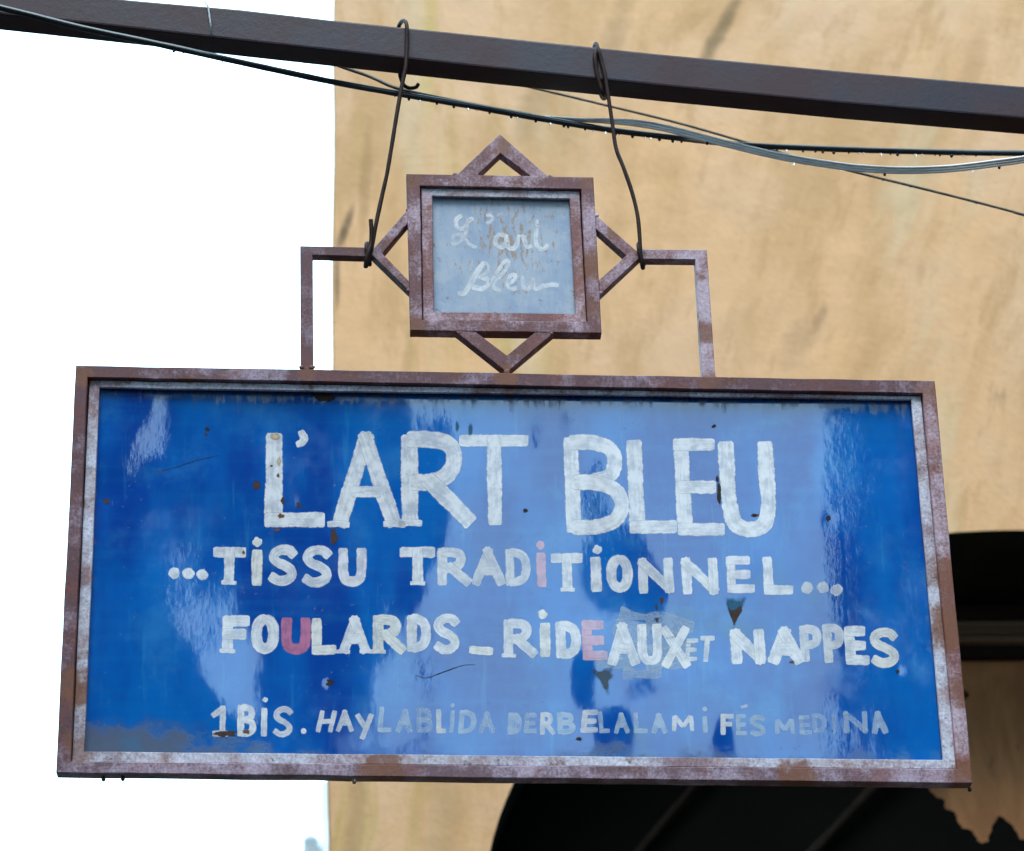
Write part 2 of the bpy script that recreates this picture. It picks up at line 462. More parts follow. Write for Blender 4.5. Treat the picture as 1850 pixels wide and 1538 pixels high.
house(XR2, 9.0, YE - 6, YE, 14, 'tall plaster house behind the viewer, right of the mirrored alley', (2.6, 0))
house(4.6, 10.0, YE + 1.0, YW - 1.5, 12, 'long unseen plaster house added on the right to narrow the skylight')  # unseen side house, added to cut down the skylight
house(-9.5, -4.2, YE + 1.0, YS + 8.0, 10.5, 'low unseen plaster house added on the left to block skylight')  # unseen, added and lengthened to keep left-facing undersides dark
# low town roofs added far left to darken left-facing undersides, all under the picture's lower edge save one parapet
house(-16.0, px(540, 1540, YS + 16).x, YS + 16, YS + 22, px(300, 1575, YS + 16).z, 'row of low houses added down the slope left of the tan wall')

# ------------------------------------------------------------------ beam, cables
def beam():
    t = NT('dark_purple_paint'); c = t.coord()
    n = t.noise(c, 7, 5); f = t.noise(c, 260, 3)
    col = t.mix(t.ramp(n, .35, .65), (.024, .017, .030), (.046, .018, .024))
    x = t.sep(c)[0]
    col = t.mix(t.ramp(t.noise(c, 60, 6, .7), .66, .74, 0, .35), col, (.06, .03, .025))
    t.set(col=col, rough=t.ramp(n, .3, .7, .42, .6), spec=.3, nrm=t.bump(t.math('ADD', t.math('MULTIPLY', f, .5), t.noise(c, 90, 3)), .5, .0008))
    YF = YS - .012
    top = [(-330, -62), (0, -27), (240, 0), (436, 17), (600, 36), (900, 67), (1200, 98), (1520, 128), (1850, 156), (2250, 190), (4200, 352)]
    bot = [(-330, -8), (0, 25), (240, 51), (436, 73), (600, 91), (900, 124), (1200, 155), (1520, 186), (1850, 214), (2250, 248), (4200, 410)]
    YBK = YF + .050
    a = pz(top, YF); b_ = pz(bot, YF)
    bm = bmesh.new()
    n_ = len(a)
    rows = []
    for (x0, z0), (x1, z1) in zip(a, b_):
        rows.append([bm.verts.new((x0, YF, z0)), bm.verts.new((x1, YF, z1)), bm.verts.new((x1, YBK, z1)), bm.verts.new((x0, YBK, z0))])
    for r, s in zip(rows, rows[1:]):
        for k in range(4): bm.faces.new((r[k], r[(k + 1) % 4], s[(k + 1) % 4], s[k]))
    bm.faces.new(rows[0]); bm.faces.new(rows[-1][::-1])
    tag(finish('steel_beam', bm, t.m, smooth=False, bevel=.0035, segs=2), 'dark purple square steel beam crossing above the signs', 'beam')
    # pale wire bound round it at the left
    w = mat_plain('pale_wire', (.45, .45, .5), .45)
    P = [px(371, 4, YF + .055), px(371, 4, YF - .002), px(376, 12, YF - .003), px(380, 40, YF - .003), px(383, 64, YF - .003), px(383, 70, YF + .02), px(380, 80, YF + .056), px(373, 20, YF + .058)]
    bm = bmesh.new(); tube(bm, P, .0016, 6); tag(finish('binding_wire', bm, w, smooth=True), 'thin pale wire bound round the beam near its left end', 'wire')
beam()

DROP = DARKDROP = None
def drop_mesh():
    global DROP, DARKDROP
    t = NT('rain_water'); t.set(col=(.95, .97, 1), rough=.02, ior=1.33, trans=1.0)
    bm = bmesh.new(); bmesh.ops.create_uvsphere(bm, u_segments=10, v_segments=8, radius=1)
    for v in bm.verts:
        if v.co.z > 0: v.co.x *= 1 - .45 * v.co.z; v.co.y *= 1 - .45 * v.co.z; v.co.z *= 1.5
    me = bpy.data.meshes.new('water_drop'); bm.to_mesh(me); bm.free(); me.materials.append(t.m)
    for p in me.polygons: p.use_smooth = True
    DROP = me
    DARKDROP = me.copy(); DARKDROP.materials.clear(); DARKDROP.materials.append(mat_plain('shade_tinted_water', (.015, .02, .022), .06, .1))  # dark colour stands in for the dark surroundings seen through clear drops
drop_mesh()
def add_drop(p, r, parent):
    o = bpy.data.objects.new('water_drop', DROP if random.random() < .3 else DARKDROP); scene.collection.objects.link(o)
    o.parent = parent; o.matrix_parent_inverse = Matrix.Translation(-parent.location)
    o.location = p; o.scale = (r, r, r * random.uniform(1, 1.3))

def cable(name, pts, r, mat, label, cat, drops=(), group=None, lump=0, sub=10, parent=None, part=None):
    P = catmull([px(x, y, Y) for x, y, Y in pts], sub)
    bm = bmesh.new(); tube(bm, P, r, 12, lump=lump)
    if parent is None:
        o = finish(name, bm, mat, smooth=True); tag(o, label, cat, group)
    else: o = finish(part, bm, mat, parent, smooth=True)
    # hanging drops along its underside
    for (xa, xb, n, rr) in drops:
        for k in range(n):
            xx = xa + (xb - xa) * (k + random.uniform(.1, .9)) / n
            best = min(P, key=lambda v: abs(v.x - px(xx, 230, pts[0][2]).x * 1.0))
            # walk the polyline for the exact spot
            tx = px(xx, 230, YS + .1).x
            for A, B in zip(P, P[1:]):
                if A.x <= tx <= B.x:
                    f = (tx - A.x) / max(1e-6, B.x - A.x); best = A.lerp(B, f)
            q = rr * random.uniform(.5, 1.1)
            add_drop(best - Vector((0, 0, r + q * .55)), q, o)
    return o

BLK = mat_plain('wet_black_rubber', (.012, .014, .018), .28, .3, 40, .0004)
BRN = mat_plain('old_brown_wire', (.085, .065, .045), .6, .35, 60, .0004)
GRY = mat_plain('pale_grey_sheath', (.86, .84, .84), .30, .05, 30)
s = YS
bc = cable('black_cable', [(-200, -32, s - .10), (0, 14, s - .09), (144, 50, s - .085), (290, 81, s - .08), (395, 104, s - .07), (500, 127, s - .02), (600, 148, s + .03), (717, 169, s + .05), (835, 189, s + .06), (969, 213, s + .06),
        (1103, 235, s + .07), (1220, 249, s + .10), (1300, 258, s + .2), (1376, 264, s + .25), (1551, 271, s + .28), (1700, 275, s + .3), (1850, 277, s + .3), (2100, 276, s + .3), (3000, 230, s + .35), (4200, 120, s + .4)], .0051, BLK,
        'thick wet black cable sagging under the beam, beaded with raindrops', 'cable', drops=((250, 420, 4, .0022), (700, 1000, 12, .0024), (1000, 1240, 13, .0026), (1380, 1850, 22, .0028)), lump=.06)
def flat_bundle():
    o = empty('grey_cable', px(1400, 280, s + .09), 'pale grey ribbon of three wires curving along the black cable', 'cable')
    base = [(985, 213, s + .075), (1050, 217, s + .06), (1103, 219, s + .055), (1160, 224, s + .05), (1220, 236, s + .05), (1305, 258, s + .06), (1411, 283, s + .08), (1516, 300, s + .1), (1580, 306, s + .1), (1639, 308, s + .11), (1700, 306, s + .12), (1745, 302, s + .12), (1800, 295, s + .12), (1850, 288, s + .12), (2000, 262, s + .12), (2600, 170, s + .15), (4200, 20, s + .2)]
    for k, dy in enumerate((-4.6, 0, 4.6)):
        pts = [(x, y + dy * min(1, max(.35, (x - 985) / 180)), Y + .002 * k) for x, y, Y in base]
        P = catmull([px(*p) for p in pts], 10)
        bm = bmesh.new(); tube(bm, P, .0021, 10); finish('wire', bm, GRY, o, smooth=True)
        if k == 2:
            for xx in (1278, 1430, 1600, 1763, 1815):
                tx = px(xx, 300, s + .09).x
                q = min(P, key=lambda v: abs(v.x - tx)); add_drop(q - Vector((0, 0, .004)), .0026, o)
flat_bundle()
cable('brown_wire', [(560, 98, s + .14), (610, 118, s + .12), (667, 138, s + .11), (710, 157, s + .09), (760, 170, s + .075), (860, 190, s + .075), (960, 208, s + .08)], .0030, BRN,
      'short brown wire dropping from the beam onto the black cable, left', 'wire', lump=.05)
cable('brown_wire', [(800, 126, s + .5), (902, 146, s + .46), (955, 157, s + .44), (1093, 190, s + .42), (1220, 221, s + .40), (1340, 255, s + .38), (1450, 287, s + .36), (1569, 317, s + .35), (1727, 356, s + .33), (1850, 388, s + .32), (2050, 442, s + .3), (4200, 1010, s + .2)], .0023, BRN,
      'long thin brown wire slanting down to the right edge behind the grey ribbon', 'wire', drops=((1560, 1850, 5, .0018),), lump=.06)

# ------------------------------------------------------------------ hook wires
HKM = mat_rust('rusty_hook_wire', (.06, .042, .042), (.032, .018, .017), (.07, .03, .02), .2, .3, 2.2)
HKM.node_tree.nodes['Principled BSDF'].inputs['Specular IOR Level'].default_value = .15
def hook(name, strands, label):
    o = empty(name, px(strands[0][1][0][0], strands[0][1][0][1], YS), label, 'hook', 'wire hooks holding the signs')
    for part, pts in strands:
        P = catmull([px(*p) for p in pts], 8)
        bm = bmesh.new(); tube(bm, P, .0033, 8, lump=.10); finish(part, bm, HKM, o, smooth=True)
b0, b1 = s - .017, s + .044
hook('wire_hook', [
    ('wire', [(756, 152, b1 + .004), (751, 158, b1 + .004), (738, 159, b1 + .004), (728, 151, b1 + .004), (722, 128, b1 + .004), (720, 80, b1 + .004), (720, 52, b1), (725, 40, s + .02), (731, 38, s - .005), (735, 48, b0), (735, 80, b0), (733, 120, b0 - .001), (727, 150, b0),
              (718, 200, b0), (708, 262, b0 + .002), (699, 315, s - .012), (690, 355, s - .01), (680, 402, s - .01), (674, 435, s - .008), (669, 460, s - .006), (663, 478, s - .002), (660, 481, s + .012), (662, 470, s + .028), (668, 445, s + .028)]),
    ('wire_tail', [(670, 397, s - .014), (671, 420, s - .012), (670, 440, s - .010), (666, 455, s - .012), (662, 470, s - .010), (661, 484, s - .004)]),
    ('wire_wrap', [(664, 440, s + .026), (662, 442, s - .006), (664, 462, s - .008), (668, 478, s + .004), (668, 470, s + .026)]),
], 'left rusty wire hook looped over the beam, its end curled up')
hook('wire_hook', [
    ('wire', [(1123, 141, b1 + .004), (1112, 147, b1 + .004), (1102, 162, b1 + .004), (1093, 178, b1 + .006), (1086, 172, b1 + .004), (1080, 145, b1 + .004), (1076, 110, b1 + .004), (1074, 92, b1), (1074, 83, s + .02), (1077, 79, s - .005), (1081, 90, b0), (1087, 112, b0), (1093, 136, b0 - .001), (1099, 174, b0),
              (1106, 221, b0 + .001), (1113, 268, s - .014), (1126, 302, s - .012), (1141, 345, s - .01), (1151, 385, s - .01), (1155, 419, s - .01), (1157, 452, s - .009), (1160, 478, s - .003), (1162, 484, s + .012), (1160, 470, s + .028), (1156, 445, s + .028)]),
    ('wire_tail', [(1078, 86, b0 + .002), (1075, 104, b0 - .001), (1078, 128, b0), (1083, 150, b0 + .002), (1089, 170, b0 + .01), (1092, 178, b1)]),
    ('wire_wrap', [(1156, 440, s + .026), (1153, 442, s - .006), (1156, 462, s - .008), (1163, 478, s + .002), (1163, 470, s + .026)]),
], 'right rusty wire hook looped over the beam near its middle')

# ------------------------------------------------------------------ the hanging sign
SIGN = empty('hanging_sign', px(915, 1040, YS), 'big blue shop sign hung on wires, small pale star-framed plate welded on top', 'sign')

def ring(name, outer, inner, y0, y1, mats, wob=0, bevel=.0011):
    """four mitred bars between an outer and an inner quadrilateral (photo pixels)"""
    O = pz(outer, y0); I = pz(inner, y0)
    for k in range(4):
        a, b_ = O[k], O[(k + 1) % 4]; c, d = I[(k + 1) % 4], I[k]
        # long edges get stations that wander a hair, as rusty hand-welded tube does
        L = math.hypot(b_[0] - a[0], b_[1] - a[1]); n = max(2, int(L / .05))
        e1 = []; e2 = []
        for i in range(n + 1):
            f = i / n; w = wob * mnoise.noise(Vector((i * .7, k * 9 + y0 * 50, len(name)))) if 0 < i < n else 0
            e1.append((a[0] + (b_[0] - a[0]) * f + w * (k % 2), a[1] + (b_[1] - a[1]) * f + w * (1 - k % 2)))
            e2.append((d[0] + (c[0] - d[0]) * f + w * (k % 2), d[1] + (c[1] - d[1]) * f + w * (1 - k % 2)))
        bm = bmesh.new()
        rows = [[bm.verts.new((p[0], y0, p[1])), bm.verts.new((q[0], y0, q[1])), bm.verts.new((q[0], y1, q[1])), bm.verts.new((p[0], y1, p[1]))] for p, q in zip(e1, e2)]
        for r, s_ in zip(rows, rows[1:]):
            for j in range(4): bm.faces.new((r[j], r[(j + 1) % 4], s_[(j + 1) % 4], s_[j]))
        caps = (bm.faces.new(rows[0]), bm.faces.new(rows[-1][::-1]))     # welded ends stay tight
        finish(name, bm, mats[k], SIGN, bevel=bevel, keep=caps)

# order: top-left, top-right, bottom-right, bottom-left -> bars top, right, bottom, left
ring('frame_bar', [(137, 660), (1689, 688), (1757, 1415), (101, 1396)], [(158.5, 682), (1667, 711), (1729, 1389), (128, 1376)], YS, YS + .026, (OUTER, OUTER2, LOWER, OUTER), .0012)
ring('trim_bar', [(162, 687), (1663.5, 716), (1729.5, 1389.5), (130, 1377)], [(180, 700), (1646, 722), (1704, 1373), (152, 1358)], YS + .0085, YS + .0145, (INNER, INNER, INNER, INNER), .0008, .0008)
ring('star_frame_bar', [(734, 314), (1072, 320), (1087, 602), (741, 597)], [(759, 336), (1050, 342), (1061, 581), (763, 578)], YS, YS + .024, (STAR, STAR, STAR, STAR), .0006)
ring('star_trim_bar', [(761, 340), (1047, 346), (1059.5, 582), (764.5, 579)], [(781, 354), (1029, 359), (1040, 567), (784, 564)], YS + .006, YS + .0105, (INNER, OUTER2, OUTER2, OUTER2), .0005, .0008)

def bent(name, pts, y0, y1, mat):
    bm = bmesh.new(); prism(bm, pz(pts, y0), y0, y1)
    return finish(name, bm, mat, SIGN, bevel=.0010)
g = .0008
bent('star_point', [(903, 242), (994, 322), (962, 321), (904, 277), (860, 319), (823, 318)], YS + g, YS + .022, STAR)
bent('star_point', [(1160, 462), (1084, 533), (1082, 506), (1131, 462), (1077, 414), (1076, 388)], YS + g, YS + .022, STAR)
bent('star_point', [(916, 673), (820, 597), (856, 597), (916, 642), (968, 599), (1003, 600)], YS + g, YS + .022, STAR)
bent('star_point', [(668, 457), (737, 378), (737, 403), (691, 458), (739, 508), (740, 527)], YS + g, YS + .022, STAR)
bent('arm', [(542, 444), (668, 447), (669, 464), (565, 461), (566, 668), (543, 668)], YS + 2 * g, YS + .020, OUTER)
bent('arm', [(1157, 450), (1277, 451), (1293, 686), (1269, 686), (1256, 469), (1158, 468)], YS + 2 * g, YS + .022, OUTER2)
BACK = mat_plain('gap_shade_backing', (.02, .018, .018), .9, .3, 20, spec=.1)  # near-black backing added so the frame's gaps read as deep shade
bq, iq = pz([(150, 674), (1677, 702), (1738, 1397), (117, 1384)], YS + .0262), pz([(174, 694), (1652, 716), (1710, 1379), (146, 1365)], YS + .0262)
for k in range(4):
    bm = bmesh.new(); prism(bm, [bq[k], bq[(k + 1) % 4], iq[(k + 1) % 4], iq[k]], YS + .0262, YS + .0275); finish('gap_shade_strip', bm, BACK, SIGN)
bm = bmesh.new(); prism(bm, pz([(748, 327), (1060, 333), (1073, 590), (754, 586)], YS + .0242), YS + .0242, YS + .0255); finish('star_gap_shade', bm, BACK, SIGN)
# weld beads
WELD = mat_plain('weld_bead', (.26, .21, .24), .6, .4, 200, .0008)
for (x, y, sz) in ((545, 664, 1), (564, 664, 1.1), (1271, 684, 1), (1291, 684, 1), (916, 672, 1.3), (822, 316, 1), (993, 320, 1), (861, 316, .9), (961, 319, .9), (738, 380, 1), (738, 525, 1), (1078, 390, 1), (1085, 530, 1), (668, 456, 1.2), (1158, 461, 1.2), (831, 601, .9), (996, 603, .9)):
    bm = bmesh.new(); bmesh.ops.create_icosphere(bm, subdivisions=2, radius=1)
    c = px(x, y, YS + .002)
    for v in bm.verts:
        n = 1 + .3 * mnoise.noise(v.co * 1.7 + Vector((x, y, 0)))
        v.co = Vector((v.co.x * .0042 * sz * n, v.co.y * .0022 * n, v.co.z * .0036 * sz * n)) + c
    finish('weld', bm, STAR, SIGN, smooth=True)

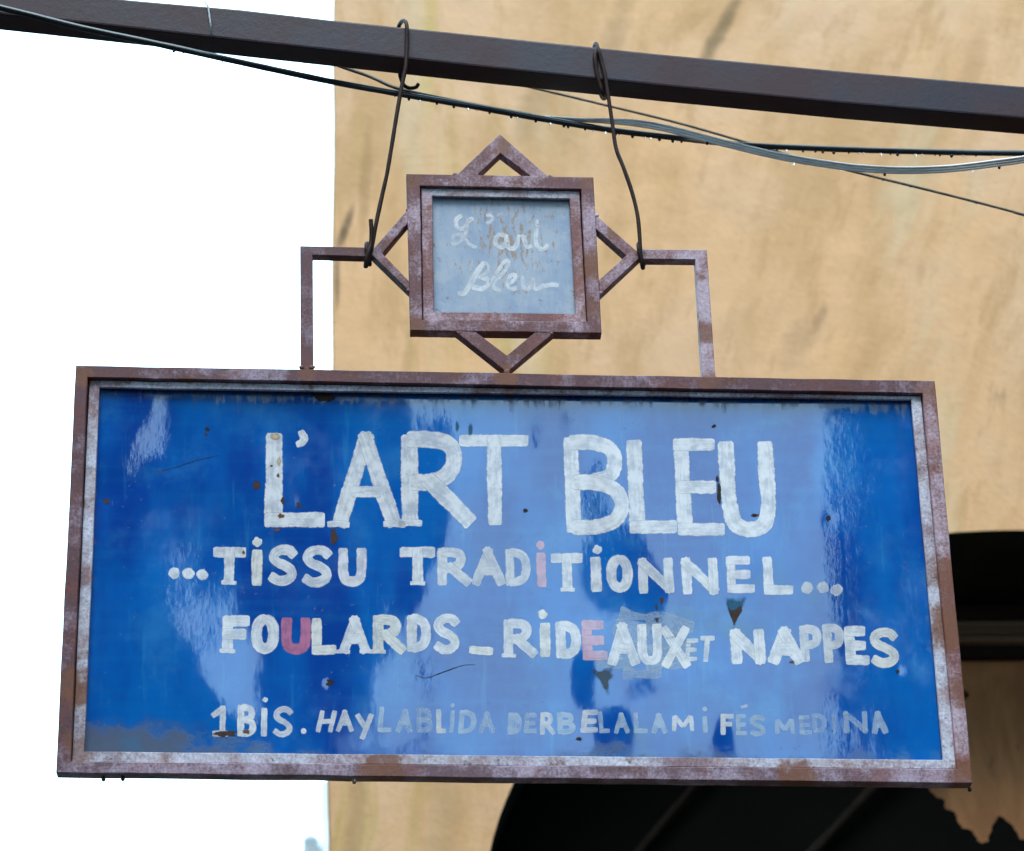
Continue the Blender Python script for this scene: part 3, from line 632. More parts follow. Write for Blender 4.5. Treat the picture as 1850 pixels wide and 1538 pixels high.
# --- the buckled blue sheet: hollows shaped to place its sky reflections, in hundredths of a millimetre
DENT = np.array([[68,68,69,69,70,71,72,74,75,77,79,81,83,86,88,91,94,97,100,103,107,110,114,118,122,126,130,135,140,144,149,154,158,163,167,172,177,181,185,188,190,191,194,198,202,205,208,210,213,215,216,217,218,218,218,218,217,216,214,212,209,205,200,194,187,178,166,138,83,14,-43,-72,-85,-95,-103,-110,-115,-119,-121,-123,-123,-121,-102,-63,-37,-30,-28,-27,-27,-28,-29,-33,-40,-48,-52,-55,-56,-58,-59,-60,-61,-62,-63,-64,-65,-65,-66,-66,-67,-67,-67,-67,-67],[68,68,69,70,71,72,73,75,76,78,81,83,86,88,91,94,98,101,105,108,112,116,120,124,128,133,137,142,147,152,157,162,167,174,181,189,196,202,207,212,215,217,221,226,230,234,237,239,241,243,245,246,247,247,248,248,248,248,248,247,247,246,245,244,243,241,225,175,100,18,-62,-120,-141,-144,-146,-149,-152,-155,-158,-161,-164,-159,-124,-71,-26,-9,-13,-16,-20,-22,-26,-32,-42,-52,-59,-62,-64,-66,-67,-69,-70,-71,-72,-73,-73,-74,-74,-75,-75,-75,-75,-75,-75],[64,65,65,66,67,69,70,72,74,76,78,81,84,87,90,94,98,102,107,111,116,120,125,130,134,139,143,148,152,155,156,157,162,173,188,204,219,230,239,246,254,257,261,266,268,270,272,274,275,276,277,278,279,280,280,281,282,282,283,284,285,286,288,291,293,293,262,193,113,28,-57,-136,-179,-184,-183,-183,-184,-185,-188,-192,-196,-180,-133,-78,-30,-7,-9,-13,-17,-21,-26,-33,-45,-59,-68,-73,-75,-77,-78,-80,-81,-82,-83,-84,-84,-85,-85,-85,-85,-85,-85,-85,-85],[57,57,58,58,60,61,62,64,66,68,71,73,76,80,84,88,93,98,103,110,116,123,131,138,144,150,155,159,162,162,159,160,170,186,204,221,235,247,259,275,293,303,309,313,313,312,312,312,312,312,312,312,313,313,313,314,315,315,316,317,319,320,323,325,328,325,286,212,128,41,-48,-133,-188,-201,-199,-198,-198,-199,-200,-203,-205,-187,-139,-87,-42,-18,-16,-20,-23,-27,-31,-40,-54,-70,-82,-87,-90,-91,-93,-94,-95,-96,-97,-97,-98,-98,-98,-98,-98,-97,-97,-97,-97],[45,45,45,46,47,48,49,51,52,54,56,59,61,65,68,72,77,82,88,97,107,122,141,160,173,182,187,190,191,189,183,183,193,209,225,240,252,263,278,298,320,336,349,356,354,352,350,349,348,347,346,346,345,345,345,345,345,345,346,346,347,347,348,349,350,345,305,229,144,55,-35,-123,-180,-196,-195,-194,-193,-194,-195,-196,-197,-186,-147,-97,-55,-34,-32,-34,-37,-39,-43,-51,-66,-85,-99,-106,-108,-110,-111,-112,-112,-113,-113,-114,-114,-114,-114,-114,-113,-111,-111,-110,-110],[29,29,29,30,30,31,32,33,34,35,37,38,40,41,43,45,47,49,51,60,83,121,163,202,233,251,255,251,247,242,233,226,228,237,249,260,269,278,292,314,338,359,378,388,387,384,382,380,379,378,377,376,375,375,374,374,374,374,373,373,372,371,370,368,365,356,317,243,157,67,-23,-109,-161,-173,-174,-174,-176,-177,-179,-181,-183,-181,-153,-105,-68,-52,-53,-54,-55,-56,-58,-66,-82,-101,-118,-126,-129,-132,-133,-132,-132,-132,-132,-131,-131,-131,-131,-130,-129,-127,-127,-126,-126],[11,11,11,11,11,12,12,12,13,13,14,14,15,15,16,16,15,15,23,53,101,153,203,249,287,310,316,312,308,303,295,286,278,275,277,280,282,284,296,321,348,372,396,410,410,408,406,405,404,403,403,402,402,402,402,402,402,402,403,402,402,401,400,398,384,349,304,244,165,79,-9,-85,-123,-133,-143,-151,-157,-162,-166,-169,-172,-174,-155,-117,-88,-77,-77,-77,-76,-76,-78,-85,-100,-118,-135,-145,-151,-159,-159,-153,-151,-150,-149,-148,-148,-147,-146,-145,-145,-146,-145,-145,-144],[-9,-9,-9,-9,-9,-9,-9,-9,-10,-10,-10,-10,-10,-10,-10,-10,-10,-2,28,80,137,194,248,296,334,357,363,361,359,355,349,341,333,323,313,303,291,285,299,329,361,389,410,420,424,425,425,425,425,425,425,425,426,427,427,428,430,431,433,435,437,439,441,438,403,339,273,226,178,112,46,-5,-47,-91,-130,-153,-162,-168,-170,-169,-167,-163,-158,-139,-120,-114,-109,-105,-102,-99,-99,-106,-120,-137,-155,-168,-175,-180,-178,-171,-167,-166,-165,-164,-163,-162,-160,-158,-159,-164,-166,-165,-164],[-29,-29,-29,-30,-30,-30,-31,-31,-32,-32,-33,-34,-34,-35,-35,-35,-25,7,58,118,178,237,292,340,376,396,402,400,399,395,389,380,370,357,343,327,310,300,314,344,375,404,425,437,441,441,441,441,442,442,443,444,445,446,448,450,453,455,459,462,467,471,476,463,412,339,265,218,203,190,157,100,31,-41,-111,-178,-215,-216,-205,-194,-184,-175,-165,-156,-147,-139,-132,-126,-121,-118,-117,-123,-137,-154,-173,-187,-192,-193,-194,-188,-182,-180,-179,-178,-176,-175,-174,-172,-174,-181,-184,-183,-182],[-47,-47,-48,-48,-49,-50,-51,-52,-53,-54,-56,-57,-59,-61,-62,-53,-19,36,97,159,220,278,333,380,414,432,436,433,431,427,420,410,398,385,369,350,331,320,333,362,392,420,440,452,456,456,455,455,455,455,456,457,458,459,461,464,467,470,474,479,485,491,498,478,420,349,278,229,222,226,195,132,61,-12,-88,-162,-224,-240,-223,-208,-194,-182,-171,-162,-154,-147,-140,-134,-129,-126,-127,-134,-148,-165,-185,-198,-202,-203,-205,-201,-195,-193,-192,-190,-189,-188,-187,-185,-187,-196,-201,-200,-199],[-63,-63,-64,-65,-65,-66,-68,-69,-71,-73,-75,-78,-81,-84,-79,-51,1,64,129,194,256,315,371,418,452,464,463,462,460,455,447,437,425,410,393,374,353,341,352,379,408,434,453,464,467,466,464,463,462,462,462,462,462,463,465,466,469,472,475,480,485,491,497,475,416,345,274,220,208,219,197,141,74,2,-72,-144,-200,-212,-198,-184,-173,-164,-156,-149,-143,-137,-133,-129,-125,-125,-127,-136,-152,-170,-190,-204,-209,-211,-213,-211,-206,-204,-203,-202,-201,-200,-199,-197,-199,-209,-216,-216,-216],[-76,-77,-77,-78,-78,-79,-80,-82,-83,-85,-86,-89,-91,-94,-84,-43,19,86,154,220,284,345,402,451,485,496,494,492,489,484,476,466,453,437,420,400,378,364,371,395,421,445,462,470,472,469,467,465,463,462,461,460,459,458,458,459,459,460,461,463,466,469,472,452,394,319,241,182,163,167,165,138,82,15,-54,-110,-131,-130,-128,-126,-124,-122,-120,-119,-117,-116,-115,-114,-113,-115,-121,-132,-149,-169,-190,-208,-216,-219,-222,-220,-216,-214,-213,-212,-211,-211,-210,-208,-211,-220,-230,-233,-232],[-87,-87,-88,-88,-89,-89,-90,-90,-91,-92,-92,-93,-93,-93,-76,-29,37,107,176,243,307,369,427,478,514,527,525,522,519,514,505,495,482,467,450,431,413,399,396,406,425,447,462,468,469,466,464,461,459,456,454,452,450,448,446,444,442,440,438,436,434,432,430,417,368,288,206,148,127,117,104,85,62,37,11,-12,-30,-44,-55,-63,-71,-76,-81,-86,-89,-92,-95,-97,-99,-105,-114,-127,-146,-166,-189,-211,-225,-230,-233,-230,-225,-224,-224,-223,-223,-222,-221,-220,-223,-233,-244,-248,-247],[-97,-97,-97,-98,-98,-99,-99,-99,-99,-99,-98,-97,-95,-83,-52,2,68,136,203,269,333,394,451,501,538,556,557,553,548,542,533,522,508,493,477,462,451,442,433,425,427,442,456,461,462,460,458,455,453,450,447,443,440,436,432,428,424,419,413,408,402,395,388,380,344,273,198,152,136,123,108,93,77,61,44,29,13,-1,-15,-27,-38,-48,-57,-65,-72,-78,-83,-87,-91,-100,-112,-127,-146,-168,-191,-215,-234,-245,-247,-240,-236,-236,-236,-236,-236,-235,-235,-234,-237,-246,-258,-263,-262],[-106,-106,-106,-107,-108,-108,-109,-109,-110,-111,-111,-111,-97,-59,-5,55,117,179,241,303,365,424,480,528,563,579,579,575,570,564,554,543,530,515,499,487,477,468,457,446,441,450,458,459,459,458,456,453,450,447,443,440,435,430,425,419,413,406,398,389,379,368,355,340,317,276,231,202,181,162,142,123,103,83,64,45,27,10,-6,-20,-33,-45,-55,-65,-73,-80,-86,-91,-96,-105,-119,-135,-155,-177,-201,-226,-246,-258,-259,-254,-252,-252,-252,-252,-251,-251,-250,-249,-252,-261,-273,-278,-277],[-113,-114,-114,-115,-116,-117,-118,-119,-121,-123,-126,-115,-75,-17,45,108,170,230,289,347,406,463,516,559,585,592,589,586,583,578,570,560,548,533,518,504,492,481,470,460,458,467,470,466,464,462,460,457,454,451,448,444,439,435,429,424,417,410,401,392,382,370,356,341,323,303,281,259,236,212,186,160,133,104,68,33,7,-15,-32,-47,-60,-71,-80,-88,-95,-101,-106,-110,-114,-123,-137,-153,-173,-194,-218,-243,-263,-271,-273,-273,-272,-272,-271,-270,-270,-269,-268,-267,-269,-277,-288,-293,-292],[-119,-120,-120,-121,-122,-123,-123,-124,-125,-126,-126,-100,-43,23,90,155,219,280,340,398,454,507,553,583,594,595,594,594,593,590,584,575,563,550,534,518,505,493,483,478,479,483,480,475,473,471,469,467,464,462,459,456,453,450,446,441,437,432,426,419,412,404,395,385,374,362,348,332,309,277,241,208,174,126,54,-24,-78,-100,-109,-115,-121,-126,-130,-134,-137,-139,-141,-143,-145,-152,-164,-179,-197,-218,-240,-264,-285,-294,-294,-294,-293,-293,-292,-291,-290,-289,-288,-286,-286,-292,-303,-309,-307],[-123,-124,-125,-125,-126,-127,-127,-128,-129,-128,-113,-68,-3,65,133,200,264,326,387,445,498,545,580,597,600,602,603,604,605,604,599,591,582,570,555,539,521,506,500,499,498,494,486,482,482,481,480,479,478,477,476,475,473,472,471,469,468,466,464,462,460,458,455,453,450,448,439,418,382,334,281,230,173,99,14,-74,-156,-202,-206,-202,-199,-196,-193,-191,-189,-187,-185,-183,-182,-186,-197,-210,-226,-245,-266,-288,-310,-319,-319,-317,-316,-315,-313,-312,-310,-309,-308,-306,-304,-308,-319,-324,-323],[-125,-126,-127,-128,-129,-130,-132,-133,-134,-121,-83,-27,37,105,172,238,302,364,424,479,528,568,597,611,613,615,617,619,621,620,616,610,601,590,577,562,545,527,520,521,520,512,494,484,487,490,490,491,492,492,494,495,496,497,498,500,502,504,506,508,511,515,519,523,528,528,513,473,416,353,286,218,145,63,-24,-114,-203,-269,-286,-277,-268,-259,-252,-245,-239,-233,-228,-223,-218,-220,-229,-241,-255,-272,-291,-312,-334,-344,-343,-341,-338,-336,-334,-332,-330,-328,-327,-325,-322,-325,-334,-339,-337],[-124,-124,-125,-127,-128,-130,-133,-136,-128,-98,-49,10,72,136,201,265,328,388,445,497,543,582,612,626,630,632,634,637,639,638,635,629,621,611,599,585,568,552,544,545,543,532,513,496,490,493,497,500,503,506,510,513,516,520,523,527,532,536,542,548,554,562,570,579,585,578,543,487,421,350,276,200,120,36,-52,-142,-232,-313,-343,-331,-319,-308,-297,-288,-279,-271,-263,-256,-249,-249,-257,-267,-279,-295,-312,-333,-354,-366,-364,-361,-358,-355,-352,-350,-347,-345,-343,-340,-338,-342,-349,-353,-351],[-118,-119,-119,-120,-121,-122,-123,-125,-113,-76,-22,38,100,162,223,285,344,400,452,501,546,585,618,641,652,653,654,654,656,655,651,645,638,629,618,605,592,582,574,569,562,548,530,511,497,496,502,506,511,517,522,527,531,535,540,546,552,559,566,574,583,592,602,613,617,596,547,483,412,338,260,181,98,13,-76,-167,-258,-341,-374,-362,-349,-337,-326,-315,-305,-296,-287,-279,-271,-270,-276,-286,-297,-312,-329,-348,-370,-382,-381,-377,-373,-370,-366,-363,-361,-358,-355,-352,-352,-358,-364,-365,-364],[-114,-114,-113,-112,-111,-109,-107,-105,-92,-58,-4,58,122,184,244,303,358,411,461,507,550,589,622,648,665,669,667,666,665,664,660,654,647,639,632,625,621,615,604,590,577,561,543,523,507,503,510,517,523,524,524,528,534,540,546,553,560,568,576,585,595,605,616,627,627,595,538,470,397,320,241,160,77,-10,-99,-189,-280,-359,-388,-375,-363,-350,-339,-328,-318,-308,-299,-291,-283,-281,-288,-296,-308,-322,-338,-358,-379,-391,-391,-387,-383,-379,-376,-372,-369,-366,-363,-360,-362,-370,-375,-375,-373],[-122,-121,-119,-116,-111,-105,-97,-85,-70,-37,21,87,153,216,276,332,386,436,483,527,567,602,632,652,662,663,662,660,660,658,657,654,652,650,648,647,645,636,621,605,589,572,553,534,517,513,518,527,530,525,519,519,526,533,540,548,556,564,573,583,593,603,614,625,621,584,523,453,378,300,220,138,53,-34,-123,-214,-303,-367,-382,-371,-359,-348,-338,-328,-318,-309,-300,-292,-285,-283,-290,-299,-310,-324,-341,-360,-381,-395,-395,-391,-387,-383,-380,-376,-373,-370,-367,-364,-367,-377,-382,-382,-380],[-153,-152,-150,-146,-140,-132,-123,-96,-42,21,86,150,213,274,331,384,433,479,520,558,591,616,632,640,642,645,646,648,649,651,652,653,654,655,657,658,655,644,630,614,597,580,561,541,527,520,520,524,523,517,508,505,510,517,525,533,542,550,560,569,579,590,601,610,603,565,504,433,357,278,197,113,28,-60,-149,-238,-319,-362,-363,-353,-343,-334,-325,-316,-308,-300,-292,-284,-278,-277,-284,-293,-305,-319,-336,-356,-377,-392,-394,-391,-387,-383,-379,-376,-373,-369,-366,-363,-367,-377,-385,-385,-384],[-208,-208,-209,-208,-195,-162,-113,-52,13,79,144,208,272,334,394,449,496,532,560,582,597,606,614,620,626,630,634,638,641,644,647,650,653,656,659,661,658,647,633,618,601,583,564,547,535,522,510,506,504,497,489,484,487,495,502,510,519,527,536,545,555,565,575,585,581,545,484,413,337,257,175,90,2,-86,-175,-261,-321,-339,-333,-326,-319,-311,-304,-297,-290,-283,-276,-270,-263,-264,-271,-281,-294,-309,-326,-346,-368,-385,-388,-385,-381,-378,-374,-371,-368,-366,-361,-357,-361,-372,-382,-385,-383],[-270,-272,-273,-256,-211,-151,-87,-19,49,116,182,246,309,371,431,488,536,571,587,595,601,606,611,616,620,625,629,632,636,639,643,647,650,654,658,660,657,646,633,619,602,584,564,547,533,513,492,481,476,470,462,457,460,467,475,482,490,498,506,514,522,531,540,550,550,520,463,394,319,240,157,72,-15,-103,-189,-264,-307,-313,-306,-299,-292,-285,-279,-272,-266,-260,-255,-249,-244,-245,-253,-264,-277,-293,-311,-331,-354,-372,-377,-375,-371,-368,-365,-362,-359,-355,-351,-349,-354,-365,-376,-380,-379],[-324,-326,-311,-265,-203,-136,-68,0,68,135,201,265,327,387,444,497,545,582,604,612,613,614,616,618,621,623,626,629,632,635,638,642,645,649,652,655,652,642,629,615,598,580,559,541,523,498,471,452,445,439,431,428,432,439,445,451,458,464,470,477,484,490,497,505,507,488,441,376,304,227,144,60,-26,-111,-193,-254,-281,-281,-274,-267,-261,-255,-249,-244,-239,-234,-229,-224,-220,-222,-231,-243,-257,-273,-292,-313,-336,-356,-363,-361,-358,-355,-352,-350,-347,-342,-338,-339,-344,-355,-366,-371,-369],[-346,-348,-324,-265,-196,-126,-57,11,79,145,209,272,332,390,445,495,541,581,608,617,616,615,615,616,617,619,621,623,626,628,631,634,637,640,643,646,645,636,622,607,590,571,549,529,507,479,447,422,411,406,400,400,406,410,415,420,424,428,433,437,441,446,450,454,457,448,410,351,285,211,131,47,-36,-117,-188,-231,-242,-237,-232,-227,-223,-218,-214,-210,-206,-203,-199,-196,-193,-195,-206,-218,-233,-250,-270,-292,-315,-337,-346,-345,-342,-340,-338,-335,-333,-328,-325,-326,-331,-341,-353,-357,-356],[-343,-345,-319,-257,-187,-117,-48,20,86,150,213,273,331,386,438,488,533,572,599,606,605,603,603,603,604,605,608,610,614,618,621,624,627,629,631,633,634,627,613,598,580,560,537,514,489,458,423,392,376,374,374,377,380,383,386,389,391,394,396,399,401,403,405,406,407,399,365,309,248,180,106,28,-48,-116,-164,-186,-190,-187,-185,-182,-180,-178,-176,-174,-171,-169,-167,-165,-163,-167,-178,-192,-208,-226,-246,-269,-293,-316,-327,-327,-325,-323,-321,-319,-317,-313,-310,-312,-317,-326,-336,-341,-339],[-317,-319,-297,-241,-174,-106,-38,28,92,154,214,271,327,380,430,477,520,554,575,579,577,575,574,575,576,578,582,588,596,604,611,616,619,620,620,620,619,616,605,589,569,548,524,499,472,438,401,366,347,347,350,353,354,356,357,359,360,361,362,363,364,364,365,364,364,351,311,254,192,127,62,1,-54,-94,-119,-129,-132,-134,-135,-136,-137,-137,-137,-137,-136,-136,-135,-134,-134,-139,-151,-165,-182,-201,-222,-245,-271,-295,-308,-308,-306,-305,-304,-302,-301,-298,-296,-297,-301,-309,-318,-321,-320],[-260,-263,-251,-212,-156,-92,-29,34,95,155,212,268,321,371,419,462,500,524,532,530,529,528,528,529,530,537,549,563,577,588,598,606,611,613,612,609,605,602,595,581,560,537,512,486,456,421,383,346,325,323,325,327,328,330,331,331,332,332,333,333,333,332,331,330,328,308,261,200,135,68,16,-19,-45,-63,-72,-79,-85,-90,-94,-97,-99,-101,-103,-104,-105,-105,-106,-106,-106,-112,-125,-140,-157,-177,-199,-222,-248,-274,-288,-289,-288,-287,-287,-286,-285,-284,-281,-281,-285,-292,-298,-299,-298],[-172,-172,-173,-160,-126,-76,-19,39,97,153,208,261,311,357,400,435,458,466,466,466,466,466,467,473,486,504,522,539,555,569,581,591,598,602,603,600,595,589,583,570,548,525,498,471,440,404,366,329,305,301,303,304,305,306,307,307,308,308,308,308,307,307,306,305,302,279,227,166,101,35,-11,-28,-36,-42,-48,-54,-58,-62,-66,-69,-72,-74,-76,-78,-79,-80,-81,-81,-82,-88,-102,-117,-135,-154,-176,-201,-227,-254,-269,-270,-270,-269,-269,-268,-268,-267,-265,-265,-270,-277,-280,-280,-279],[-85,-83,-78,-71,-62,-39,1,47,98,150,201,249,293,330,359,376,383,389,394,398,401,403,411,428,450,472,493,513,531,547,560,572,580,587,590,589,584,577,569,554,533,510,483,455,424,388,350,311,287,282,284,284,285,286,286,287,287,287,287,287,287,287,286,286,284,261,210,150,87,24,-19,-32,-34,-37,-39,-42,-44,-47,-49,-51,-53,-54,-56,-57,-58,-59,-60,-60,-61,-68,-81,-96,-114,-134,-156,-180,-207,-234,-250,-252,-252,-251,-251,-250,-250,-249,-246,-247,-255,-264,-267,-267,-266],[-45,-41,-33,-20,0,27,61,96,131,163,194,223,249,272,291,306,319,329,337,344,350,355,369,393,419,445,468,489,509,525,540,552,562,569,573,574,571,563,553,537,516,493,466,438,408,371,333,295,271,266,267,267,268,268,269,269,269,269,269,270,270,270,270,270,270,249,200,142,81,20,-20,-32,-32,-33,-33,-34,-35,-36,-37,-38,-39,-39,-40,-41,-41,-42,-42,-43,-43,-50,-63,-78,-95,-115,-137,-161,-188,-215,-232,-234,-234,-233,-233,-232,-231,-230,-228,-230,-239,-251,-257,-257,-256],[-74,-73,-70,-66,-47,10,92,155,184,200,217,233,248,261,273,284,293,301,307,312,317,327,347,373,399,425,448,470,489,506,521,533,543,550,555,557,554,548,536,519,498,475,448,421,391,355,316,278,256,252,252,253,253,253,253,253,253,252,252,252,252,253,253,253,253,237,194,138,78,19,-19,-27,-26,-26,-25,-25,-25,-25,-25,-26,-26,-26,-27,-27,-27,-27,-27,-27,-28,-34,-47,-61,-78,-97,-119,-144,-170,-198,-215,-218,-217,-216,-216,-215,-214,-213,-211,-214,-224,-237,-246,-248,-247],[-137,-138,-140,-142,-106,-27,56,135,195,230,248,264,279,285,289,293,296,299,301,303,305,314,334,360,385,410,433,454,472,489,503,515,525,532,537,539,537,530,518,500,479,456,429,403,374,339,300,263,243,240,240,240,240,239,238,238,237,236,235,234,233,233,232,232,232,222,187,132,73,15,-14,-15,-15,-14,-14,-14,-14,-14,-14,-13,-13,-14,-14,-14,-14,-14,-14,-14,-14,-20,-33,-47,-62,-81,-103,-127,-153,-181,-199,-202,-201,-201,-200,-199,-198,-197,-195,-198,-209,-222,-234,-239,-238],[-190,-193,-196,-199,-162,-83,-4,73,146,212,265,307,326,321,316,313,310,308,307,305,304,309,326,350,374,397,419,438,456,472,486,498,507,514,518,519,517,510,498,480,459,436,410,386,360,325,288,251,232,230,230,229,228,228,227,226,224,222,220,216,211,207,204,202,201,200,176,126,71,19,-4,-3,-2,-2,-1,-1,-1,-1,-1,-1,-1,-1,-1,-1,-1,-1,-1,-1,-1,-7,-20,-34,-48,-66,-88,-112,-138,-166,-184,-187,-187,-186,-185,-184,-184,-182,-180,-184,-195,-208,-222,-227,-226],[-218,-220,-225,-230,-200,-128,-50,28,108,186,254,312,337,332,326,322,318,314,311,309,307,306,315,336,359,382,402,422,439,454,467,478,487,494,497,498,495,487,476,459,438,415,390,370,349,318,282,244,221,219,219,219,219,219,219,219,220,220,220,209,180,161,161,161,162,162,150,114,65,28,16,16,15,15,15,14,14,13,13,12,12,12,11,11,11,11,11,11,10,4,-9,-22,-34,-51,-73,-98,-124,-152,-170,-173,-173,-172,-172,-171,-170,-169,-167,-169,-180,-194,-208,-214,-214],[-217,-217,-218,-218,-216,-178,-99,-13,74,158,233,297,326,323,320,317,314,311,309,306,304,302,307,323,344,364,384,402,419,434,446,457,465,470,473,472,467,460,450,434,414,391,366,352,340,315,283,245,214,204,206,208,210,211,213,214,216,217,218,197,152,127,125,123,120,116,110,93,65,47,42,38,35,33,31,29,28,26,25,24,24,23,22,22,22,21,21,21,21,14,1,-11,-22,-38,-60,-85,-111,-139,-157,-160,-160,-160,-159,-158,-157,-157,-154,-156,-166,-180,-194,-201,-200],[-208,-209,-210,-210,-210,-194,-135,-46,43,130,208,274,306,305,303,302,301,301,301,301,301,301,302,309,326,345,364,381,397,410,422,431,438,442,443,440,434,428,420,406,386,363,339,328,325,308,280,243,209,195,198,201,204,206,209,211,213,214,215,191,143,116,112,107,95,83,76,70,63,57,53,49,46,43,41,39,38,36,35,34,33,32,31,31,30,30,30,30,29,23,10,-2,-12,-27,-49,-73,-99,-127,-145,-148,-148,-148,-147,-146,-146,-145,-142,-144,-153,-166,-180,-186,-185],[-198,-199,-201,-203,-206,-199,-152,-69,18,104,181,247,278,278,277,277,278,280,284,289,296,302,306,310,318,331,346,361,374,386,395,402,406,407,405,400,395,391,387,373,352,329,304,294,298,292,273,239,207,195,198,200,203,205,208,210,212,215,217,197,153,130,132,120,79,50,50,51,51,51,50,49,48,47,45,44,43,42,41,41,40,39,38,38,37,37,37,36,36,30,17,6,-2,-16,-38,-62,-88,-116,-133,-137,-137,-137,-136,-136,-135,-134,-132,-132,-139,-151,-164,-169,-168],[-179,-180,-182,-184,-186,-188,-163,-97,-14,71,148,212,241,238,236,233,232,233,242,264,295,318,328,331,332,334,338,346,353,360,365,367,367,365,362,358,355,352,350,337,315,290,267,257,260,261,255,232,209,204,204,204,204,205,205,206,208,210,213,201,167,149,154,133,79,43,39,43,45,47,48,49,49,49,49,48,48,47,46,46,45,44,44,43,43,42,42,41,41,35,22,12,5,-7,-27,-52,-79,-106,-123,-127,-127,-127,-127,-126,-126,-125,-125,-123,-126,-136,-146,-149,-148],[-154,-154,-155,-155,-155,-155,-153,-124,-53,35,113,175,199,193,185,176,166,174,206,244,282,318,346,354,347,341,337,334,333,332,331,329,326,323,320,317,314,312,309,299,278,252,230,223,225,228,229,223,215,212,208,205,202,200,198,196,194,192,189,187,175,165,165,145,93,56,50,52,54,54,55,55,55,55,54,53,53,52,51,50,50,49,48,47,47,46,46,45,44,38,26,17,11,1,-18,-43,-70,-96,-113,-117,-118,-118,-118,-118,-118,-118,-117,-116,-116,-122,-127,-128,-127],[-126,-127,-127,-128,-129,-129,-130,-121,-68,21,103,154,164,159,151,142,132,143,179,219,259,296,327,335,327,319,313,308,303,299,296,292,288,284,281,277,274,271,267,258,239,214,196,192,200,209,217,219,216,210,205,200,195,191,186,182,178,173,169,164,159,154,148,142,110,80,76,73,71,69,67,66,64,63,61,60,58,57,56,55,53,52,51,50,50,49,48,47,46,40,29,21,16,8,-10,-35,-62,-88,-104,-108,-108,-109,-109,-109,-109,-109,-110,-110,-109,-109,-109,-109,-109],[-98,-98,-99,-100,-100,-101,-103,-103,-61,25,108,147,146,144,142,140,137,136,152,189,228,261,278,279,275,272,269,266,263,260,257,254,251,248,244,241,237,233,228,221,207,189,174,175,187,195,202,207,207,201,195,189,184,178,173,168,163,157,152,147,141,135,128,121,112,104,97,91,86,82,78,75,72,69,67,65,63,61,59,58,56,55,53,52,51,50,49,48,47,41,31,24,20,13,-3,-27,-54,-80,-95,-99,-99,-99,-100,-100,-100,-100,-100,-100,-100,-99,-98,-97,-97],[-69,-69,-69,-69,-69,-68,-68,-68,-37,34,102,130,132,133,136,140,146,153,162,174,187,199,208,214,218,221,222,223,223,222,221,219,217,215,213,210,206,202,198,193,184,174,164,164,173,181,188,191,189,183,178,173,168,163,158,153,149,144,139,134,129,124,118,113,108,104,99,94,90,86,82,78,75,72,69,67,64,62,60,58,56,55,53,52,50,49,48,47,45,40,31,25,22,17,3,-20,-47,-72,-86,-90,-90,-90,-91,-91,-91,-91,-91,-91,-91,-90,-90,-89,-89],[-44,-43,-41,-38,-34,-29,-22,-13,6,42,73,87,98,108,117,125,133,140,147,153,159,165,170,175,179,183,185,188,189,190,190,190,189,188,186,184,182,180,177,174,171,167,164,163,163,164,164,164,162,160,157,154,151,147,143,139,135,131,127,122,118,114,110,106,102,98,95,91,87,84,80,77,74,71,68,66,63,61,59,57,55,53,52,50,48,47,46,44,43,38,31,25,22,18,7,-15,-41,-65,-78,-81,-82,-82,-82,-82,-82,-83,-83,-83,-82,-82,-82,-82,-82]], dtype=float) * 1e-5
PX0, PX1, PZ0, PZ1 = -0.41186, 0.84100, 2.74159, 3.34920
YP = YS + .020
def dent(x, z):
    """smooth (cubic B-spline) depth of the sheet at x, z"""
    nz, nx = DENT.shape
    u = (x - PX0) / (PX1 - PX0) * (nx - 1); v = (z - PZ0) / (PZ1 - PZ0) * (nz - 1)
    i = int(math.floor(u)); j = int(math.floor(v)); a = u - i; b_ = v - j
    def w(t): return ((1 - t) ** 3 / 6, (3 * t ** 3 - 6 * t * t + 4) / 6, (-3 * t ** 3 + 3 * t * t + 3 * t + 1) / 6, t ** 3 / 6)
    wa, wb = w(a), w(b_); s_ = 0
    for q in range(4):
        jj = min(nz - 1, max(0, j - 1 + q)); r = DENT[jj]
        t = 0
        for p in range(4): t += wa[p] * r[min(nx - 1, max(0, i - 1 + p))]
        s_ += wb[q] * t
    # small hard dents: (pixel x, y, radius m, depth m)
    for (cx, cz, rr, dd) in PITS:
        d2 = ((x - cx) ** 2 + (z - cz) ** 2) / (rr * rr)
        if d2 < 9: s_ += dd * math.exp(-d2)
    return s_
PITS = []
for (x, y, r, d) in ((600, 1233, .011, .0009), (190, 905, .02, .0014), (1497, 938, .010, .0004), (1620, 1213, .008, .0005), (285, 850, .014, -.0003), (545, 905, .008, .0002)):
    p = px(x, y, YP); PITS.append((p.x, p.z, r, d))

